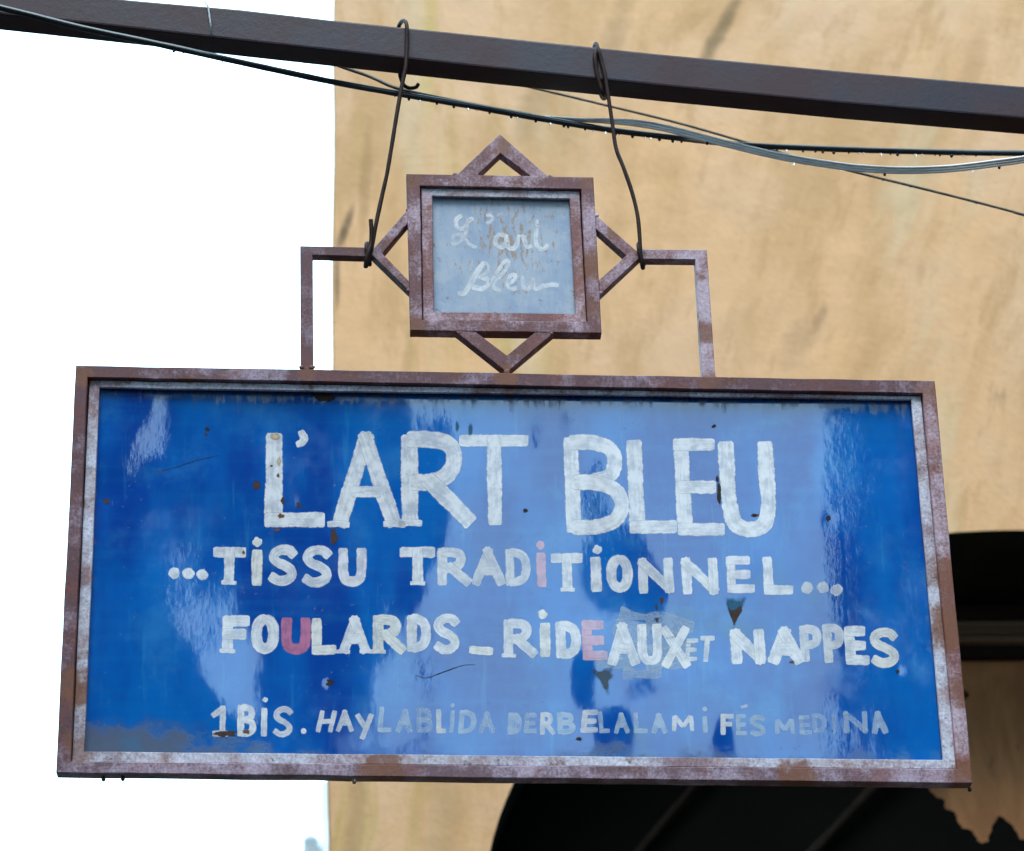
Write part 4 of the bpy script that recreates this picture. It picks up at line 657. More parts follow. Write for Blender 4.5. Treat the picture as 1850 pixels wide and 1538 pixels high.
def blue_paint():
    t = NT('gloss_blue_enamel'); c = t.coord(); uv = t.coord('UV')
    ux, uy, _ = t.sep(uv)
    big = t.noise(t.mapping(c, scale=(1, 1, .42), loc=(2.3, 0, 0)), 6.5, 4, .6)
    col = t.mix(t.ramp(big, .36, .64), (.0005, .045, .285), (.001, .118, .44))
    hz = t.noise(t.mapping(c, scale=(5, 1, 60)), 1, 4, .6)
    col = t.mix(t.ramp(hz, .45, .75, 0, .16), col, (.010, .19, .46))
    vt = t.noise(t.mapping(c, scale=(55, 1, 6)), 1, 4, .6)
    col = t.mix(t.ramp(vt, .58, .72, 0, .25), col, (.03, .25, .52))
    # chalky faded cast
    col = t.mix(t.ramp(t.noise(t.mapping(c, loc=(4, 0, 0)), 9, 6, .65), .50, .72, 0, .30), col, (.05, .26, .52))
    # teal dulling
    col = t.mix(t.ramp(t.noise(t.mapping(c, loc=(0, 0, 6)), 7, 5, .6), .60, .72, 0, .5), col, (.01, .11, .22))
    # grime creeping in from the edges, deepest at the foot and under the head rail
    edge_n = t.noise(t.mapping(c, scale=(1, 1, 1.5)), 26, 9, .78)
    e2 = t.noise(c, 5, 3)
    lo = t.math('ADD', uy, t.math('MULTIPLY', t.math('SUBTRACT', edge_n, .5), -.24))
    lo = t.math('ADD', lo, t.math('MULTIPLY', t.math('SUBTRACT', e2, .5), -.34))
    leftw = t.ramp(ux, .0, .40, .075, -.01)
    lo = t.math('SUBTRACT', lo, leftw)
    ml = t.ramp(lo, .050, -.040, 0, 1)
    dr = t.noise(t.mapping(c, scale=(95, 1, 9)), 1, 5, .7)
    hi = t.math('SUBTRACT', 1.0, uy)
    hi = t.math('ADD', hi, t.math('MULTIPLY', t.math('SUBTRACT', dr, .5), -.15))
    hi = t.math('ADD', hi, t.math('MULTIPLY', t.math('SUBTRACT', edge_n, .5), -.10))
    mh = t.ramp(hi, .055, .0, 0, 1)
    sx_ = t.math('ADD', t.math('MINIMUM', ux, t.math('SUBTRACT', 1.0, ux)), t.math('MULTIPLY', t.math('SUBTRACT', edge_n, .5), -.05))
    ms = t.ramp(sx_, .012, -.002, 0, .6)
    grime = t.math('MAXIMUM', t.math('MAXIMUM', ml, mh), ms)
    gcol = t.mix(t.noise(c, 60, 5, .7), (.020, .035, .055), (.075, .058, .055))
    gcol = t.mix(t.ramp(t.noise(c, 30, 4), .5, .7), gcol, (.02, .07, .12))
    col = t.mix(t.math('MULTIPLY', grime, .8), col, gcol)
    # specks and chips
    sp = t.noise(c, 210, 3, .7)
    cl_ = t.noise(c, 9, 3)
    thr = t.math('ADD', sp, t.math('MULTIPLY', cl_, .10))
    m = t.ramp(thr, .735, .77, 0, .9)
    col = t.mix(m, col, (.015, .022, .04))
    m2 = t.ramp(t.noise(t.mapping(c, loc=(2, 2, 2)), 75, 5, .75), .745, .765, 0, .9)
    col = t.mix(m2, col, (.07, .045, .035))
    rough = t.math('ADD', .05, t.math('MULTIPLY', grime, .4))
    rough = t.math('ADD', rough, t.ramp(t.noise(t.mapping(c, loc=(9, 1, 0)), 12, 5, .6), .45, .75, 0, .09))
    brush = t.noise(t.mapping(c, scale=(1, 1, 1.5), rot=(0, rad(14), 0)), 75, 4, .55)
    brush2 = t.noise(t.mapping(c, scale=(3, 1, 1)), 42, 4, .6)
    ripple = t.noise(c, 16, 2, .5)
    rmask = t.ramp(t.noise(t.mapping(c, loc=(5, 5, 5)), 6, 4), .46, .62, .12, .5)
    ox, oy, oz = t.sep(c)
    for (mx, my, mw, mh_, mk) in ((1500, 980, .020, .16, 1), (1110, 930, .075, .13, 1), (1150, 1130, .06, .05, .8), (270, 800, .07, .09, .7), (700, 1200, .03, .12, .8), (790, 800, .03, .10, .8), (1545, 860, .05, .10, .7), (1500, 1320, .03, .06, 1)):
        p_ = px(mx, my, YP)
        dd = t.math('ADD', t.math('POWER', t.math('DIVIDE', t.math('SUBTRACT', ox, p_.x), mw), 2), t.math('POWER', t.math('DIVIDE', t.math('SUBTRACT', oz, p_.z), mh_), 2))
        rmask = t.math('MAXIMUM', rmask, t.ramp(dd, 1.6, .3, 0, mk))
    h = t.math('ADD', t.math('MULTIPLY', brush, .55), t.math('MULTIPLY', brush2, .5))
    h = t.math('MULTIPLY', h, rmask)
    h = t.math('SUBTRACT', h, t.math('MULTIPLY', m, .5))
    n1 = t.bump(h, .5, .00045)
    n1 = t.bump(ripple, .2, .0012, n1)
    t.set(col=col, rough=rough, nrm=n1, ior=1.56)
    return t.m
BLUE = blue_paint()

def sheet(corners, Yp, dfun, nx, nz, name, mat, thick=.0012):
    me = bpy.data.meshes.new(name)
    C4 = [px(x, y, Yp) for x, y in corners]
    vs_, fs = [], []
    for side in (0, 1):
        for j in range(nz + 1):
            for i in range(nx + 1):
                u, v = i / nx, j / nz
                p = (C4[3] * (1 - u) + C4[2] * u) * (1 - v) + (C4[0] * (1 - u) + C4[1] * u) * v
                vs_.append((p.x, Yp + dfun(p.x, p.z) + side * thick, p.z))
    W = nx + 1; O = W * (nz + 1)
    for j in range(nz):
        for i in range(nx):
            a = j * W + i
            fs.append((a, a + 1, a + 1 + W, a + W)); fs.append((a + O, a + W + O, a + 1 + W + O, a + 1 + O))
    for i in range(nx):
        fs.append((i, i + O, i + 1 + O, i + 1)); a = nz * W + i; fs.append((a, a + 1, a + 1 + O, a + O))
    for j in range(nz):
        a = j * W; fs.append((a, a + W, a + W + O, a + O)); a = j * W + nx; fs.append((a, a + O, a + W + O, a + W))
    me.from_pydata(vs_, [], fs)
    uvl = me.uv_layers.new(name='UVMap')
    li = np.zeros(len(me.loops), dtype=np.int32); me.loops.foreach_get('vertex_index', li)
    k = li % O; uvs = np.stack([(k % W) / nx, (k // W) / nz], 1).astype(np.float32)
    uvl.data.foreach_set('uv', uvs.ravel())
    for p in me.polygons: p.use_smooth = True
    me.update()
    return link(name, me, mat, SIGN)
PANEL = sheet([(168, 689), (1658, 712), (1717, 1386), (138, 1372)], YP, dent, 226, 92, 'blue_panel', BLUE)

def pale_plate():
    t = NT('faded_pale_plate'); c = t.coord()
    v = t.noise(t.mapping(c, scale=(70, 1, 9)), 1, 5, .65)
    b_ = t.noise(c, 14, 4, .6)
    col = t.mix(t.ramp(b_, .35, .65), (.25, .31, .43), (.35, .39, .47))
    col = t.mix(t.ramp(v, .45, .68, 0, .6), col, (.20, .28, .44))
    col = t.mix(t.ramp(t.noise(t.mapping(c, loc=(3, 0, 0)), 20, 6, .7), .54, .66, 0, .7), col, (.36, .39, .46))
    ux, uy, _ = t.sep(t.coord('UV'))
    # rust scratches, thickest about the middle
    d = t.math('SQRT', t.math('ADD', t.math('POWER', t.math('MULTIPLY', t.math('SUBTRACT', ux, .54), 1.35), 2), t.math('POWER', t.math('MULTIPLY', t.math('SUBTRACT', uy, .62), 1.15), 2)))
    sc = t.noise(t.mapping(c, scale=(170, 1, 60), rot=(0, rad(28), 0)), 1, 5, .7)
    thr = t.math('SUBTRACT', sc, t.math('MULTIPLY', d, .26))
    m = t.ramp(thr, .455, .53, 0, .8)
    col = t.mix(m, col, (.30, .17, .085))
    ed = t.math('MINIMUM', t.math('MINIMUM', ux, t.math('SUBTRACT', 1.0, ux)), t.math('MINIMUM', uy, t.math('SUBTRACT', 1.0, uy)))
    m2 = t.ramp(t.math('SUBTRACT', t.noise(c, 95, 6, .72), t.math('MULTIPLY', ed, .35)), .59, .64, 0, .8)
    col = t.mix(m2, col, (.17, .10, .085))
    h = t.math('ADD', t.noise(c, 90, 4), t.math('MULTIPLY', v, .6))
    t.set(col=col, rough=.42, nrm=t.bump(h, .45, .0007))
    return t.m
PLATE = sheet([(776, 350), (1034, 355), (1046, 572), (779, 569)], YS + .0155, lambda x, z: .0004 * mnoise.noise(Vector((x * 14, 0, z * 14))), 40, 36, 'pale_plate', pale_plate())
# little hole in the head rail's corner, light shining through a drop
# ------------------------------------------------------------------ hand-painted lettering
PAINTS = {}
def paint(colname, op):
    k = (colname, op)
    if k in PAINTS: return PAINTS[k]
    cols = dict(white=((.74, .71, .73), (.63, .64, .71)), cream=((.75, .71, .67), (.66, .64, .63)), pink=((.50, .15, .28), (.44, .16, .30)),
                rose=((.56, .33, .45), (.54, .40, .52)), blush=((.72, .69, .74), (.66, .63, .70)), smear=((.42, .52, .66), (.36, .46, .62)),
                line=((.48, .58, .72), (.42, .54, .70)), bluish=((.42, .56, .80), (.36, .52, .80)))
    a, b_ = cols[colname]
    t = NT('brushed_paint_%s_%d' % (colname, int(op * 100))); c = t.coord(); uv = t.coord('UV')
    u, v, _ = t.sep(uv)
    bristle = t.noise(t.comb(t.math('MULTIPLY', u, 1.3), t.math('MULTIPLY', v, 6), 0), 1, 3, .55, .5)
    blotch = t.noise(c, 55, 5, .65)
    col = t.mix(t.ramp(bristle, .3, .8, 0, .7), a, b_)
    col = t.mix(t.ramp(blotch, .4, .65, 0, .6), col, b_)
    col = t.mix(t.ramp(t.noise(c, 24, 4), .54, .72, 0, .5), col, tuple(x * y for x, y in zip(a, (.92, .90, .80))))
    chip = t.ramp(t.noise(t.mapping(c, loc=(1, 2, 3)), 190, 4, .75), .70, .74)
    chip2 = t.ramp(t.noise(t.mapping(c, loc=(4, 2, 3)), 60, 6, .78), .70, .74)
    col = t.mix(t.math('MULTIPLY', t.math('MAXIMUM', chip, chip2), .8), col, (.12, .09, .09))
    edge = t.math('MULTIPLY', t.math('ABSOLUTE', t.math('SUBTRACT', v, .5)), 2)
    edge = t.math('ADD', edge, t.math('MULTIPLY', t.math('SUBTRACT', t.noise(c, 110, 3, .6), .5), .34))
    em = t.ramp(edge, 1.02, .84)
    br = t.ramp(t.math('ADD', t.math('MULTIPLY', bristle, .55), t.math('MULTIPLY', blotch, 1.1)), 1.05, .66, op * .68, op)
    al = t.math('MULTIPLY', em, br, clamp=True)
    t.set(col=col, rough=.18, ior=1.5, alpha=al, nrm=t.bump(bristle, .2, .00012))
    PAINTS[k] = t.m
    return t.m

def ribbon(bm, uvl, pts, w, Y, layer, dfun=dent, taper=0, jit=.05):
    """a brush stroke laid on the sheet: pts and width in photo pixels"""
    P = [Vector((p[0], p[1])) for p in pts]
    if len(P) < 2: return
    # resample
    L = [0]
    for a, b_ in zip(P, P[1:]): L.append(L[-1] + (b_ - a).length)
    n = max(3, int(L[-1] / 3.2)); R_ = []
    k = 0
    for i in range(n + 1):
        d = L[-1] * i / n
        while k < len(P) - 2 and L[k + 1] < d: k += 1
        f = (d - L[k]) / max(1e-6, L[k + 1] - L[k]); R_.append(P[k].lerp(P[k + 1], f))
    sd_ = random.uniform(0, 99); NA = 4; rows = []
    for i, p in enumerate(R_):
        t = (R_[min(i + 1, n)] - R_[max(i - 1, 0)]).normalized(); nn = Vector((-t.y, t.x))
        ww = w * .54 * (1 + jit * 2.2 * mnoise.noise(Vector((sd_, i * 3.2 / w * .5, 0))))
        f = i / n
        if taper: ww *= 1 - taper * abs(f - .5)
        e = min(i, n - i)
        if e == 0: ww *= .80
        elif e == 1: ww *= .97
        cen = p + nn * (w * .035 * mnoise.noise(Vector((sd_ + 7, i * 3.2 / w * .4, 0))))
        row = []
        for a in range(NA + 1):
            s_ = a / NA * 2 - 1
            q = cen + nn * ww * s_
            wp = px(q.x, q.y, Y); 
            row.append((bm.verts.new((wp.x, Y + dfun(wp.x, wp.z) - .00014 - layer * .00003, wp.z)), (f * L[-1] / 40 + sd_, a / NA)))
        rows.append(row)
    for r, s_ in zip(rows, rows[1:]):
        for a in range(NA):
            quad = (r[a], r[a + 1], s_[a + 1], s_[a])
            fc = bm.faces.new([q[0] for q in quad])
            for lp, q in zip(fc.loops, quad): lp[uvl].uv = q[1]

def blob(bm, uvl, cx, cy, rx, ry, Y, layer, dfun=dent, seed=0, rag=.12):
    c = px(cx, cy, Y); N = 28
    cen = bm.verts.new((c.x, Y + dfun(c.x, c.z) - .00014 - layer * .00003, c.z))
    rim = []
    for k in range(N):
        a = 2 * math.pi * k / N
        q = 1 + rag * mnoise.noise(Vector((math.cos(a) * 1.6 + seed, math.sin(a) * 1.6, seed * .37)))
        wp = px(cx + rx * q * math.cos(a), cy + ry * q * math.sin(a), Y)
        rim.append(bm.verts.new((wp.x, Y + dfun(wp.x, wp.z) - .00014 - layer * .00003, wp.z)))
    for k in range(N):
        fc = bm.faces.new((cen, rim[k], rim[(k + 1) % N]))
        for lp, uv in zip(fc.loops, ((.1 * seed, .5), (.1 * seed + k / N, 0.03), (.1 * seed + (k + 1) / N, .03))): lp[uvl].uv = uv

# glyphs: list of ('l'|'c'|'o', points) in a unit box, y down
G = {
 'A': [('l', [(.5, 0), (.03, 1)]), ('l', [(.48, 0), (.97, 1)]), ('m', [(.24, .64), (.76, .64)])],
 'B': [('l', [(.04, 0), (.04, 1)]), ('c', [(.0, 0), (.45, 0), (.80, .07), (.90, .23), (.80, .39), (.45, .46), (.05, .47)]), ('c', [(.05, .47), (.5, .48), (.88, .57), (1, .74), (.88, .92), (.5, 1), (.0, 1)])],
 'D': [('l', [(.04, 0), (.04, 1)]), ('c', [(0, 0), (.4, 0), (.85, .14), (1, .5), (.85, .86), (.4, 1), (0, 1)])],
 'E': [('l', [(.04, 0), (.04, 1)]), ('l', [(0, 0), (.84, 0)]), ('l', [(.05, .5), (.82, .5)]), ('l', [(0, 1), (1, 1)])],
 'F': [('l', [(.04, 0), (.04, 1)]), ('l', [(0, 0), (1, 0)]), ('l', [(.05, .48), (.82, .48)])],
 'H': [('l', [(0, 0), (0, 1)]), ('l', [(1, 0), (1, 1)]), ('l', [(0, .52), (1, .5)])],
 'I': [('l', [(.5, 0), (.5, 1)])],
 'L': [('l', [(.04, 0), (.04, 1)]), ('l', [(0, 1), (1, 1)])],
 'M': [('l', [(.06, 0), (0, 1)]), ('l', [(.06, 0), (.5, .72)]), ('l', [(.5, .72), (.94, 0)]), ('l', [(.94, 0), (1, 1)])],
 'N': [('l', [(.02, 0), (.02, 1)]), ('l', [(.02, .02), (.98, .98)]), ('l', [(.98, 0), (.98, 1)])],
 'O': [('o', [(.5, 0), (.88, .14), (1, .5), (.88, .86), (.5, 1), (.12, .86), (0, .5), (.12, .14)])],
 'P': [('l', [(.04, 0), (.04, 1)]), ('c', [(0, 0), (.5, 0), (.92, .09), (1, .27), (.90, .46), (.5, .55), (.05, .55)])],
 'R': [('l', [(.04, 0), (.04, 1)]), ('c', [(0, 0), (.40, 0), (.70, .07), (.78, .25), (.68, .43), (.40, .53), (.05, .53)]), ('l', [(.38, .53), (1, 1)])],
 'S': [('c', [(1, .12), (.82, .02), (.45, 0), (.1, .10), (.03, .27), (.25, .42), (.62, .52), (.94, .68), (.95, .87), (.62, 1), (.28, 1), (0, .90)])],
 'T': [('l', [(0, 0), (1, 0)]), ('l', [(.5, 0), (.5, 1)])],
 'U': [('c', [(.02, 0), (.02, .35), (.03, .68), (.15, .93), (.5, 1), (.85, .93), (.97, .68), (.98, .35), (.98, 0)])],
 'X': [('l', [(.02, 0), (.98, 1)]), ('l', [(.98, 0), (.02, 1)])],
 'Y': [('l', [(0, 0), (.5, .48)]), ('l', [(1, 0), (.35, 1)])],
 '1': [('l', [(.72, 0), (.72, 1)]), ('l', [(.05, .26), (.68, .04)]), ('l', [(.15, 1), (1, 1)])],
}
def letter(ch, x0, y0, x1, y1, w, col='white', op=.95, slant=0, dot=None, thin=1.0, label=None, serif=False):
    bm = bmesh.new(); uvl = bm.loops.layers.uv.new('UVMap')
    hw = w / 2; bx0, bx1, by0, by1 = x0 + hw, x1 - hw, y0 + hw * thin, y1 - hw * thin
    ym = (y0 + y1) / 2; lean = (((x0 + x1) / 2 - 666) / (ym + 10430)) + slant
    def M(p):
        x = bx0 + (bx1 - bx0) * p[0]; y = by0 + (by1 - by0) * p[1]
        return (x + lean * (y - ym), y)
    for li, (k, pts) in enumerate(G[ch]):
        q = [M(p) for p in pts]
        if k in ('c', 'o'): q = [(v.x, v.y) for v in catmull([Vector((a, b_, 0)) for a, b_ in q], 6, closed=(k == 'o'))]
        if k == 'o': q = q + q[:2]
        if k == 'c' and ch in 'SU':
            for e_, f_ in ((0, 1), (-1, -2)):
                d = Vector(q[e_]) - Vector(q[f_]); d.normalize(); q[e_] = tuple(Vector(q[e_]) + d * hw * .75)
        if k == 'm': pass
        elif k == 'l' and ch != 'M':
            d = (Vector(q[1]) - Vector(q[0])).normalized() * hw * .85 * thin
            horiz = abs(d.x) > abs(d.y) * 3
            if horiz: d = d / thin
            q = [tuple(Vector(q[0]) - d), tuple(Vector(q[1]) + d)]
        wd = w * (thin if (k in 'lm' and abs(q[0][0] - q[-1][0]) > abs(q[0][1] - q[-1][1]) * 3) else 1)
        ribbon(bm, uvl, q, wd, YP, li)
        if serif and k == 'l' and abs(q[0][1] - q[1][1]) > 3 * abs(q[0][0] - q[1][0]) * .5:
            e_ = max(q, key=lambda p: p[1]); ribbon(bm, uvl, [(e_[0] - w * .72, e_[1] - w * .16), (e_[0], e_[1] - w * .2), (e_[0] + w * .72, e_[1] - w * .12)], w * .42, YP, 4)
    if dot: blob(bm, uvl, dot[0], dot[1], dot[2], dot[2], YP, 2, seed=x0 % 17, rag=.2)
    me = bpy.data.meshes.new('letter'); bm.to_mesh(me); bm.free()
    for p in me.polygons: p.use_smooth = True
    o = link('letter', me, paint(col, op), PANEL)
    if label: tag(o, label)
    return o
def dots(lst, col='white', op=.95, name='dot'):
    for i, (x, y, r) in enumerate(lst):
        bm = bmesh.new(); uvl = bm.loops.layers.uv.new('UVMap'); blob(bm, uvl, x, y, r, r, YP, 1, seed=i * 3.1 + x % 7, rag=.16)
        me = bpy.data.meshes.new(name); bm.to_mesh(me); bm.free(); link(name, me, paint(col, op), PANEL)
def stroke(pts, w, col, op, name='brush_mark', smooth=True, Y=None, dfun=dent, parent=None, layer=1, taper=0, jit=.05):
    bm = bmesh.new(); uvl = bm.loops.layers.uv.new('UVMap')
    q = [(v.x, v.y) for v in catmull([Vector((a, b_, 0)) for a, b_ in pts], 7)] if smooth and len(pts) > 2 else pts
    ribbon(bm, uvl, q, w, YP if Y is None else Y, layer, dfun, taper, jit)
    me = bpy.data.meshes.new(name); bm.to_mesh(me); bm.free()
    return link(name, me, paint(col, op), parent or PANEL)

# first row
letter('L', 476, 779, 590, 950, 31, thin=.85, op=1.0)
stroke([(543, 776), (546, 783), (550, 790), (545, 798), (535, 802)], 15, 'white', 1, 'apostrophe', taper=.45)
letter('A', 597, 778, 727, 951, 28, thin=.75, serif=True)
letter('R', 721, 782, 860, 949, 30, thin=.75, serif=True)
letter('T', 829, 785, 958, 949, 26, thin=.8, op=.93)
letter('B', 1017, 788, 1135, 962, 27, thin=.85, op=.97)
letter('L', 1132, 793, 1222, 965, 28, thin=.85, op=.90)
letter('E', 1218, 792, 1307, 969, 27, thin=.85, op=.92)
letter('U', 1300, 794, 1402, 972, 28, op=.97)
# second row
dots([(315, 1035, 10.5), (340, 1035, 11), (365, 1037, 10.3)])
letter('T', 383, 986, 445, 1055, 19, serif=True)
letter('I', 453, 989, 475, 1057, 19, 'cream', dot=(464.6, 977, 8.8))
letter('S', 484, 982, 537, 1055, 18)
letter('S', 545, 982, 600, 1058, 18)
letter('U', 610, 985, 663, 1057, 18, 'blush', label='faintly pink letter')
letter('T', 721, 986, 788, 1056, 19, serif=True)
letter('R', 788, 987, 852, 1057, 18, op=.86)
letter('A', 851, 986, 914, 1057, 17, op=.72)
letter('D', 912, 989, 959, 1057, 16, op=.78)
letter('I', 969, 995, 988, 1060, 17, 'rose', dot=(977, 983, 7.8), label='pink letter')
letter('T', 995, 997, 1055, 1067, 18, op=.92, serif=True)
letter('I', 1065, 1003, 1089, 1069, 19, dot=(1079.5, 992, 8.2))
letter('O', 1096, 1001, 1143, 1070, 18)
letter('N', 1152, 1008, 1217, 1074, 17, op=.86)
letter('N', 1230, 1008, 1298, 1077, 18)
letter('E', 1311, 1006, 1363, 1073, 16, 'blush', label='faintly pink letter')
letter('L', 1377, 1006, 1432, 1076, 17)
dots([(1457.7, 1063.6, 11), (1486, 1063.6, 11), (1511, 1068, 11)], op=.66)
# third row
letter('F', 400, 1110, 452, 1180, 20, serif=True)
letter('O', 453, 1107, 504, 1180, 20)
letter('U', 507, 1111, 562, 1180, 19, 'pink', label='pink letter')
letter('L', 562, 1113, 609, 1181, 18, 'cream')
letter('A', 612, 1110, 670, 1180, 18, serif=True)
letter('R', 672, 1108, 734, 1180, 19, 'cream', op=.9, serif=True)
letter('D', 734, 1108, 779, 1177, 18)
letter('S', 783, 1107, 831, 1180, 17)
stroke([(848, 1172), (870, 1174), (891, 1175)], 14, 'cream', .95, 'dash', smooth=False)
letter('R', 908, 1116, 971, 1187, 18, op=.84, serif=True)
letter('I', 973, 1122, 997, 1187, 19, 'cream', dot=(981, 1108, 8.6))
letter('D', 1003, 1120, 1050, 1189, 18, op=.92)
letter('E', 1051, 1119, 1098, 1193, 18, 'rose', label='pink letter')
letter('A', 1096, 1123, 1156, 1203, 18, op=.9)
letter('U', 1151, 1125, 1197, 1202, 17)
letter('X', 1194, 1131, 1247, 1208, 16, serif=False)
letter('E', 1238, 1154, 1262, 1195, 8, op=.82, slant=-.18)
letter('T', 1263, 1149, 1290, 1197, 9, op=.86, slant=-.14)
letter('N', 1319, 1136, 1383, 1202, 20, serif=False)
letter('A', 1385, 1133, 1453, 1202, 22)
letter('P', 1444, 1130, 1484, 1198, 16, op=.76)
letter('P', 1486, 1128, 1525, 1200, 16, op=.76)
letter('E', 1525, 1133, 1570, 1203, 18)
letter('S', 1571, 1136, 1623, 1207, 17, 'cream', op=.92)
# fourth row, fading to the right
letter('1', 380, 1274, 414, 1331, 11, op=.88)
letter('B', 428, 1272, 463, 1331, 12, op=.92)
letter('I', 470, 1277, 484, 1331, 11, op=.92, dot=(479, 1263, 4.8))
letter('S', 493, 1275, 529, 1331, 11, op=.84)
dots([(548.5, 1320, 5.2)])
letter('H', 574, 1282, 605, 1323, 9, op=.78, slant=-.22)
letter('A', 606, 1281, 640, 1322, 9, op=.76)
letter('Y', 642, 1288, 675, 1336, 10, op=.76)
R4 = [('L', 683, 1275, 709, 1322, 9, .52, -.1), ('A', 715, 1279, 747, 1323, 10, .40, -.1), ('B', 751, 1277, 783, 1323, 10, .30, 0), ('L', 788, 1279, 806, 1324, 9, .70, 0),
      ('I', 811, 1281, 823, 1323, 8, .52, -.1), ('D', 828, 1281, 861, 1325, 10, .58, -.08), ('A', 864, 1284, 896, 1325, 9, .34, -.05), ('D', 917, 1285, 943, 1327, 12, .46, -.05),
      ('E', 947, 1286, 972, 1324, 9, .34, -.1), ('R', 975, 1285, 1004, 1327, 9, .62, -.05), ('B', 1006, 1285, 1040, 1326, 10, .56, 0), ('E', 1050, 1281, 1083, 1323, 10, .60, -.15),
      ('L', 1081, 1284, 1101, 1324, 8, .54, .05), ('A', 1108, 1287, 1138, 1326, 9, .54, 0), ('L', 1144, 1287, 1170, 1326, 9, .42, 0), ('A', 1175, 1289, 1206, 1327, 10, .48, 0),
      ('M', 1213, 1290, 1254, 1326, 8, .68, 0), ('I', 1266, 1294, 1281, 1326, 9, .58, 0), ('F', 1301, 1290, 1326, 1329, 9, .70, -.05), ('E', 1329, 1291, 1350, 1329, 8, .48, -.05),
      ('S', 1354, 1292, 1384, 1331, 9, .46, 0), ('M', 1399, 1296, 1436, 1331, 8, .54, 0), ('E', 1443, 1293, 1466, 1328, 8, .38, 0), ('D', 1467, 1290, 1493, 1325, 8, .28, 0),
      ('I', 1501, 1290, 1512, 1326, 7, .26, 0), ('N', 1523, 1285, 1568, 1326, 10, .40, 0), ('A', 1572, 1285, 1603, 1327, 11, .46, .06)]
for ch, x0, y0, x1, y1, w, op, sl in R4:
    letter(ch, x0, y0, x1, y1, w, 'line' if op < .6 else 'white', min(1, op + .08), slant=sl,
           dot={811: (818, 1273, 4), 1266: (1273, 1282, 4.5)}.get(x0))
stroke([(1338, 1279), (1344, 1277), (1350, 1275)], 6, 'white', .7, 'accent', smooth=False)
# scrubbed repaint round the middle of the third row
for i, (x, y, w, op) in enumerate(((1150, 1112, 26, .50), (1210, 1128, 30, .46), (1140, 1140, 34, .44), (1195, 1158, 36, .42), (1150, 1180, 30, .44), (1200, 1200, 30, .46), (1160, 1216, 22, .46), (1110, 1200, 20, .40), (1225, 1176, 24, .40))):
    a_ = random.uniform(-.35, .35); l_ = random.uniform(30, 52)
    stroke([(x - l_ * math.cos(a_), y - l_ * math.sin(a_)), (x, y + random.uniform(-3, 3)), (x + l_ * math.cos(a_), y + l_ * math.sin(a_))], w, 'smear', op, 'brush_mark', layer=-1 + i * .1, jit=.35)

# --- rust blisters and chips in the enamel
def chip_mat(name, a, b_, soft=.12):
    t = NT(name); c = t.coord(); v = t.sep(t.coord('UV'))[1]
    n = t.noise(c, 170, 5, .7)
    al = t.ramp(t.math('ADD', v, t.math('MULTIPLY', t.math('SUBTRACT', t.noise(c, 110, 5, .65), .5), .9)), .12, .16 + soft)
    t.set(col=t.mix(n, a, b_), rough=.9, spec=.12, alpha=al, nrm=t.bump(n, .6, .0008))
    return t.m
RC = chip_mat('rust_blister', (.03, .022, .025), (.10, .06, .05))
DC = chip_mat('dark_chip', (.02, .02, .025), (.05, .035, .03))
TC = chip_mat('dull_teal_film', (.02, .10, .20), (.05, .13, .20), .5)
GC = chip_mat('grey_grime_film', (.08, .09, .10), (.05, .10, .16), .6)
OC = chip_mat('orange_rust', (.20, .09, .04), (.10, .045, .025), .4)
YC = chip_mat('yellow_stain', (.55, .38, .20), (.60, .50, .35), .7)
def chip(x, y, rx, ry, m, seed=1, rag=.5, name='rust_spot', layer=6):
    bm = bmesh.new(); uvl = bm.loops.layers.uv.new('UVMap'); blob(bm, uvl, x, y, rx, ry, YP, layer, seed=seed, rag=rag)
    for f in bm.faces:
        for lp, vv in zip(f.loops, (1, 0, 0)): lp[uvl].uv = (0, vv)
    me = bpy.data.meshes.new(name); bm.to_mesh(me); bm.free(); link(name, me, m, PANEL)
def chip_poly(pts, m, name='rust_spot', layer=6):
    bm = bmesh.new(); uvl = bm.loops.layers.uv.new('UVMap')
    def V(x, y):
        w = px(x, y, YP); return bm.verts.new((w.x, YP + dent(w.x, w.z) - .00014 - layer * .00003, w.z))
    cx = sum(p[0] for p in pts) / len(pts); cy = sum(p[1] for p in pts) / len(pts)
    c = V(cx, cy); rim = [V(*p) for p in pts]
    for k in range(len(rim)):
        f = bm.faces.new((c, rim[k], rim[(k + 1) % len(rim)]))
        for lp, vv in zip(f.loops, (1, 0, 0)): lp[uvl].uv = (0, vv)
    me = bpy.data.meshes.new(name); bm.to_mesh(me); bm.free(); link(name, me, m, PANEL)
chip(603, 966, 9, 16, RC, 2); chip(463, 875, 9, 8, RC, 3); chip(540, 910, 6, 5, RC, 4); chip(511, 903, 4, 9, RC, 5)
chip(1299, 893, 5, 24, DC, 6, .25); chip(1296, 866, 3, 8, DC, 7)
chip_poly([(1308, 1074), (1354, 1076), (1345, 1100), (1338, 1112), (1330, 1135), (1322, 1134), (1316, 1110), (1307, 1092)], TC, 'worn_patch', 5)
chip_poly([(1312, 1098), (1322, 1104), (1332, 1098), (1341, 1093), (1344, 1104), (1336, 1114), (1330, 1132), (1323, 1134), (1316, 1112)], RC, layer=7)
chip_poly([(1058, 1196), (1112, 1199), (1118, 1215), (1104, 1232), (1103, 1258), (1097, 1262), (1091, 1252), (1083, 1232), (1066, 1212)], GC, 'worn_patch', 5)
chip(586, 716, 22, 12, RC, 8, .6); chip(560, 703, 50, 7, DC, 9, .6)
chip(500, 955, 9, 3, OC, 12); chip(508, 930, 8, 5, OC, 13, layer=9); chip(504, 832, 6, 13, YC, 14, layer=9); chip(503, 858, 4, 6, OC, 15, layer=10); chip(490, 840, 3, 3, OC, 16, layer=9); chip(497, 787, 12, 10, YC, 17, layer=9)
chip(440, 996, 3.5, 5, OC, 18, layer=9); chip(289, 850, 5, 2, OC, 19)
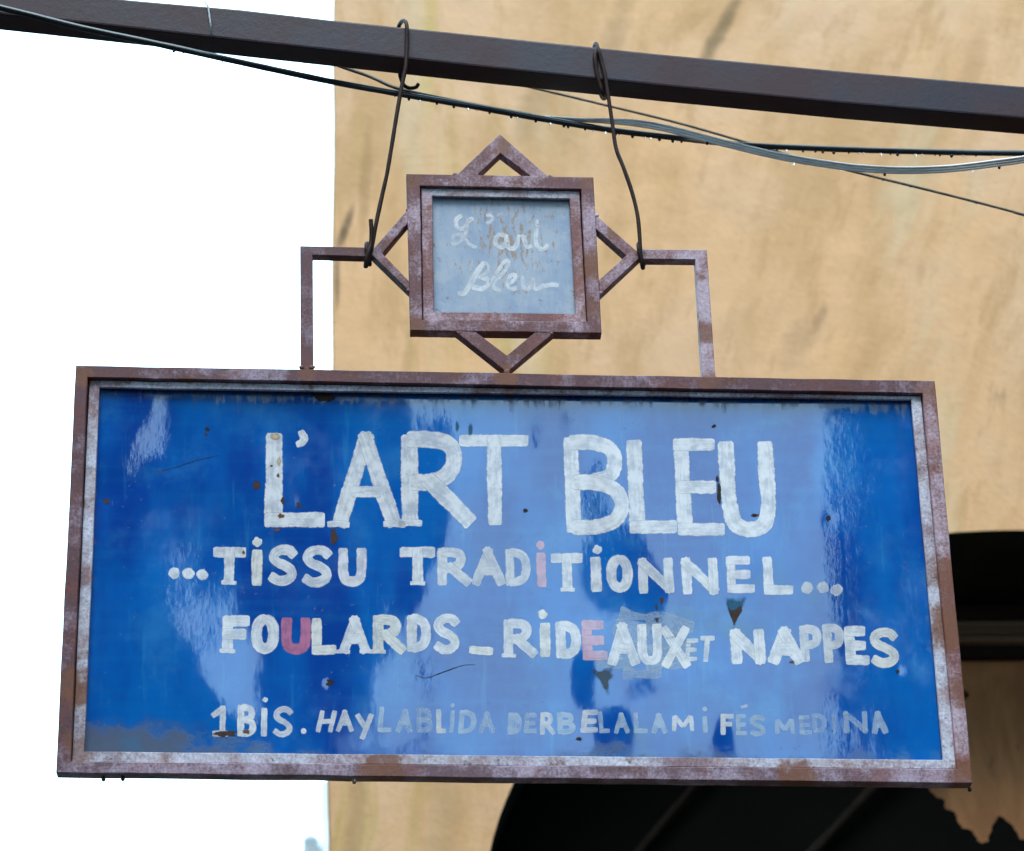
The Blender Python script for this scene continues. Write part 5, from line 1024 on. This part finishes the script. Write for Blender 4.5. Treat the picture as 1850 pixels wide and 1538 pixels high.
chip(192, 906, 8, 6, RC, 20); chip(1496, 938, 5, 6, DC, 22); chip(1621, 1214, 4, 4, DC, 23)
chip(596, 1232, 11, 6, DC, 24, .8); chip(375, 775, 5, 4, DC, 25); chip(372, 784, 4, 3, RC, 26); chip(1290, 770, 6, 4, DC, 27); chip(1362, 932, 6, 4, DC, 28); chip(1368, 931, 4, 3, OC, 29)  # first chip paints the darkness inside the dent's hole
chip(949, 921, 5, 5, DC, 30); chip(850, 777, 6, 17, BLUE and TC, 31, .2, 'worn_patch'); chip(826, 770, 4, 16, TC, 32, .4, 'worn_patch')
chip(1195, 1086, 4, 9, RC, 33); chip(1186, 1098, 3, 7, RC, 34); chip(1187, 1120, 3, 5, RC, 35); chip(1046, 1334, 7, 4, DC, 36)
chip(405, 1326, 26, 7, RC, 37, .7, layer=5); chip(445, 1322, 10, 5, OC, 38, .5, layer=9); chip(1431, 1197, 6, 3, OC, 40, layer=9)
# scratches
SCR = chip_mat('scratch_rust', (.01, .03, .09), (.03, .04, .08), .35)
def scratch(pts, w):
    bm = bmesh.new(); uvl = bm.loops.layers.uv.new('UVMap')
    ribbon(bm, uvl, [(v.x, v.y) for v in catmull([Vector((a, b_, 0)) for a, b_ in pts], 6)], w, YP, 6, dent, 1.2, .3)
    for f in bm.faces:
        for lp in f.loops: lp[uvl].uv = (0, 1 - abs(lp[uvl].uv[1] - .5) * 2)
    me = bpy.data.meshes.new('scratch'); bm.to_mesh(me); bm.free(); link('scratch', me, SCR, PANEL)
scratch([(288, 851), (320, 842), (350, 832), (392, 822)], 1.7); scratch([(751, 1218), (770, 1223), (800, 1213), (835, 1201), (858, 1199)], 2.4)



# --- the little plate's looping script
YQ = YS + .0155
flat = lambda x, z: .0004 * mnoise.noise(Vector((x * 14, 0, z * 14)))
def s5(pts): return [(720 + x / 4.524, 300 + y / 4.524) for x, y in pts]
for pts, w, op in (
        ([(520, 405), (480, 430), (468, 480), (500, 515), (545, 500), (575, 450), (610, 425)], 7, .9),
        ([(590, 430), (560, 490), (545, 560), (510, 620), (460, 640), (440, 600), (470, 560), (530, 580), (580, 640), (640, 670)], 6, .72),
        ([(715, 405), (755, 405), (770, 430), (750, 460), (715, 470)], 6, .8), ([(805, 405), (850, 385)], 6, .6),
        ([(870, 570), (820, 560), (790, 600), (800, 650), (850, 665), (885, 620)], 7, .75),
        ([(880, 560), (885, 620), (900, 670), (950, 670), (975, 610), (985, 560)], 7, .9),
        ([(1000, 580), (1020, 575), (1035, 620), (1050, 665), (1090, 650)], 7, .85),
        ([(1135, 440), (1125, 520), (1120, 600), (1140, 665), (1190, 680), (1220, 640)], 7, .85), ([(1080, 505), (1160, 485)], 6, .5),
        ([(485, 1042), (540, 1038), (590, 960), (640, 870), (690, 800), (705, 790)], 8, .85),
        ([(700, 795), (735, 810), (725, 870), (670, 905), (645, 915)], 6, .7),
        ([(665, 905), (720, 925), (735, 965), (700, 1005), (640, 1000), (600, 990)], 8, .9),
        ([(745, 960), (800, 880), (860, 790), (895, 780), (898, 820), (840, 895), (785, 955), (790, 1010), (840, 1015)], 6, .75),
        ([(895, 960), (950, 930), (950, 890), (915, 900), (890, 960), (910, 1005), (970, 1000)], 7, .85),
        ([(1020, 900), (1015, 960), (1040, 1005), (1085, 980), (1100, 910), (1100, 970), (1120, 1010), (1180, 985), (1260, 970), (1310, 980)], 7, .8),
        ([(600, 760), (600, 840), (590, 870)], 4, .4)):
    stroke(s5(pts), w * 1.15, 'white', min(1, op * .98), 'script_stroke', jit=.16, Y=YQ, layer=2, dfun=flat, parent=PLATE)

# drops under the foot rail
for x, y in ((187, 1408), (222, 1407), (1752, 1427), (640, 1412)):
    p = px(x, y, YS + .012); add_drop(p, .0032, SIGN)
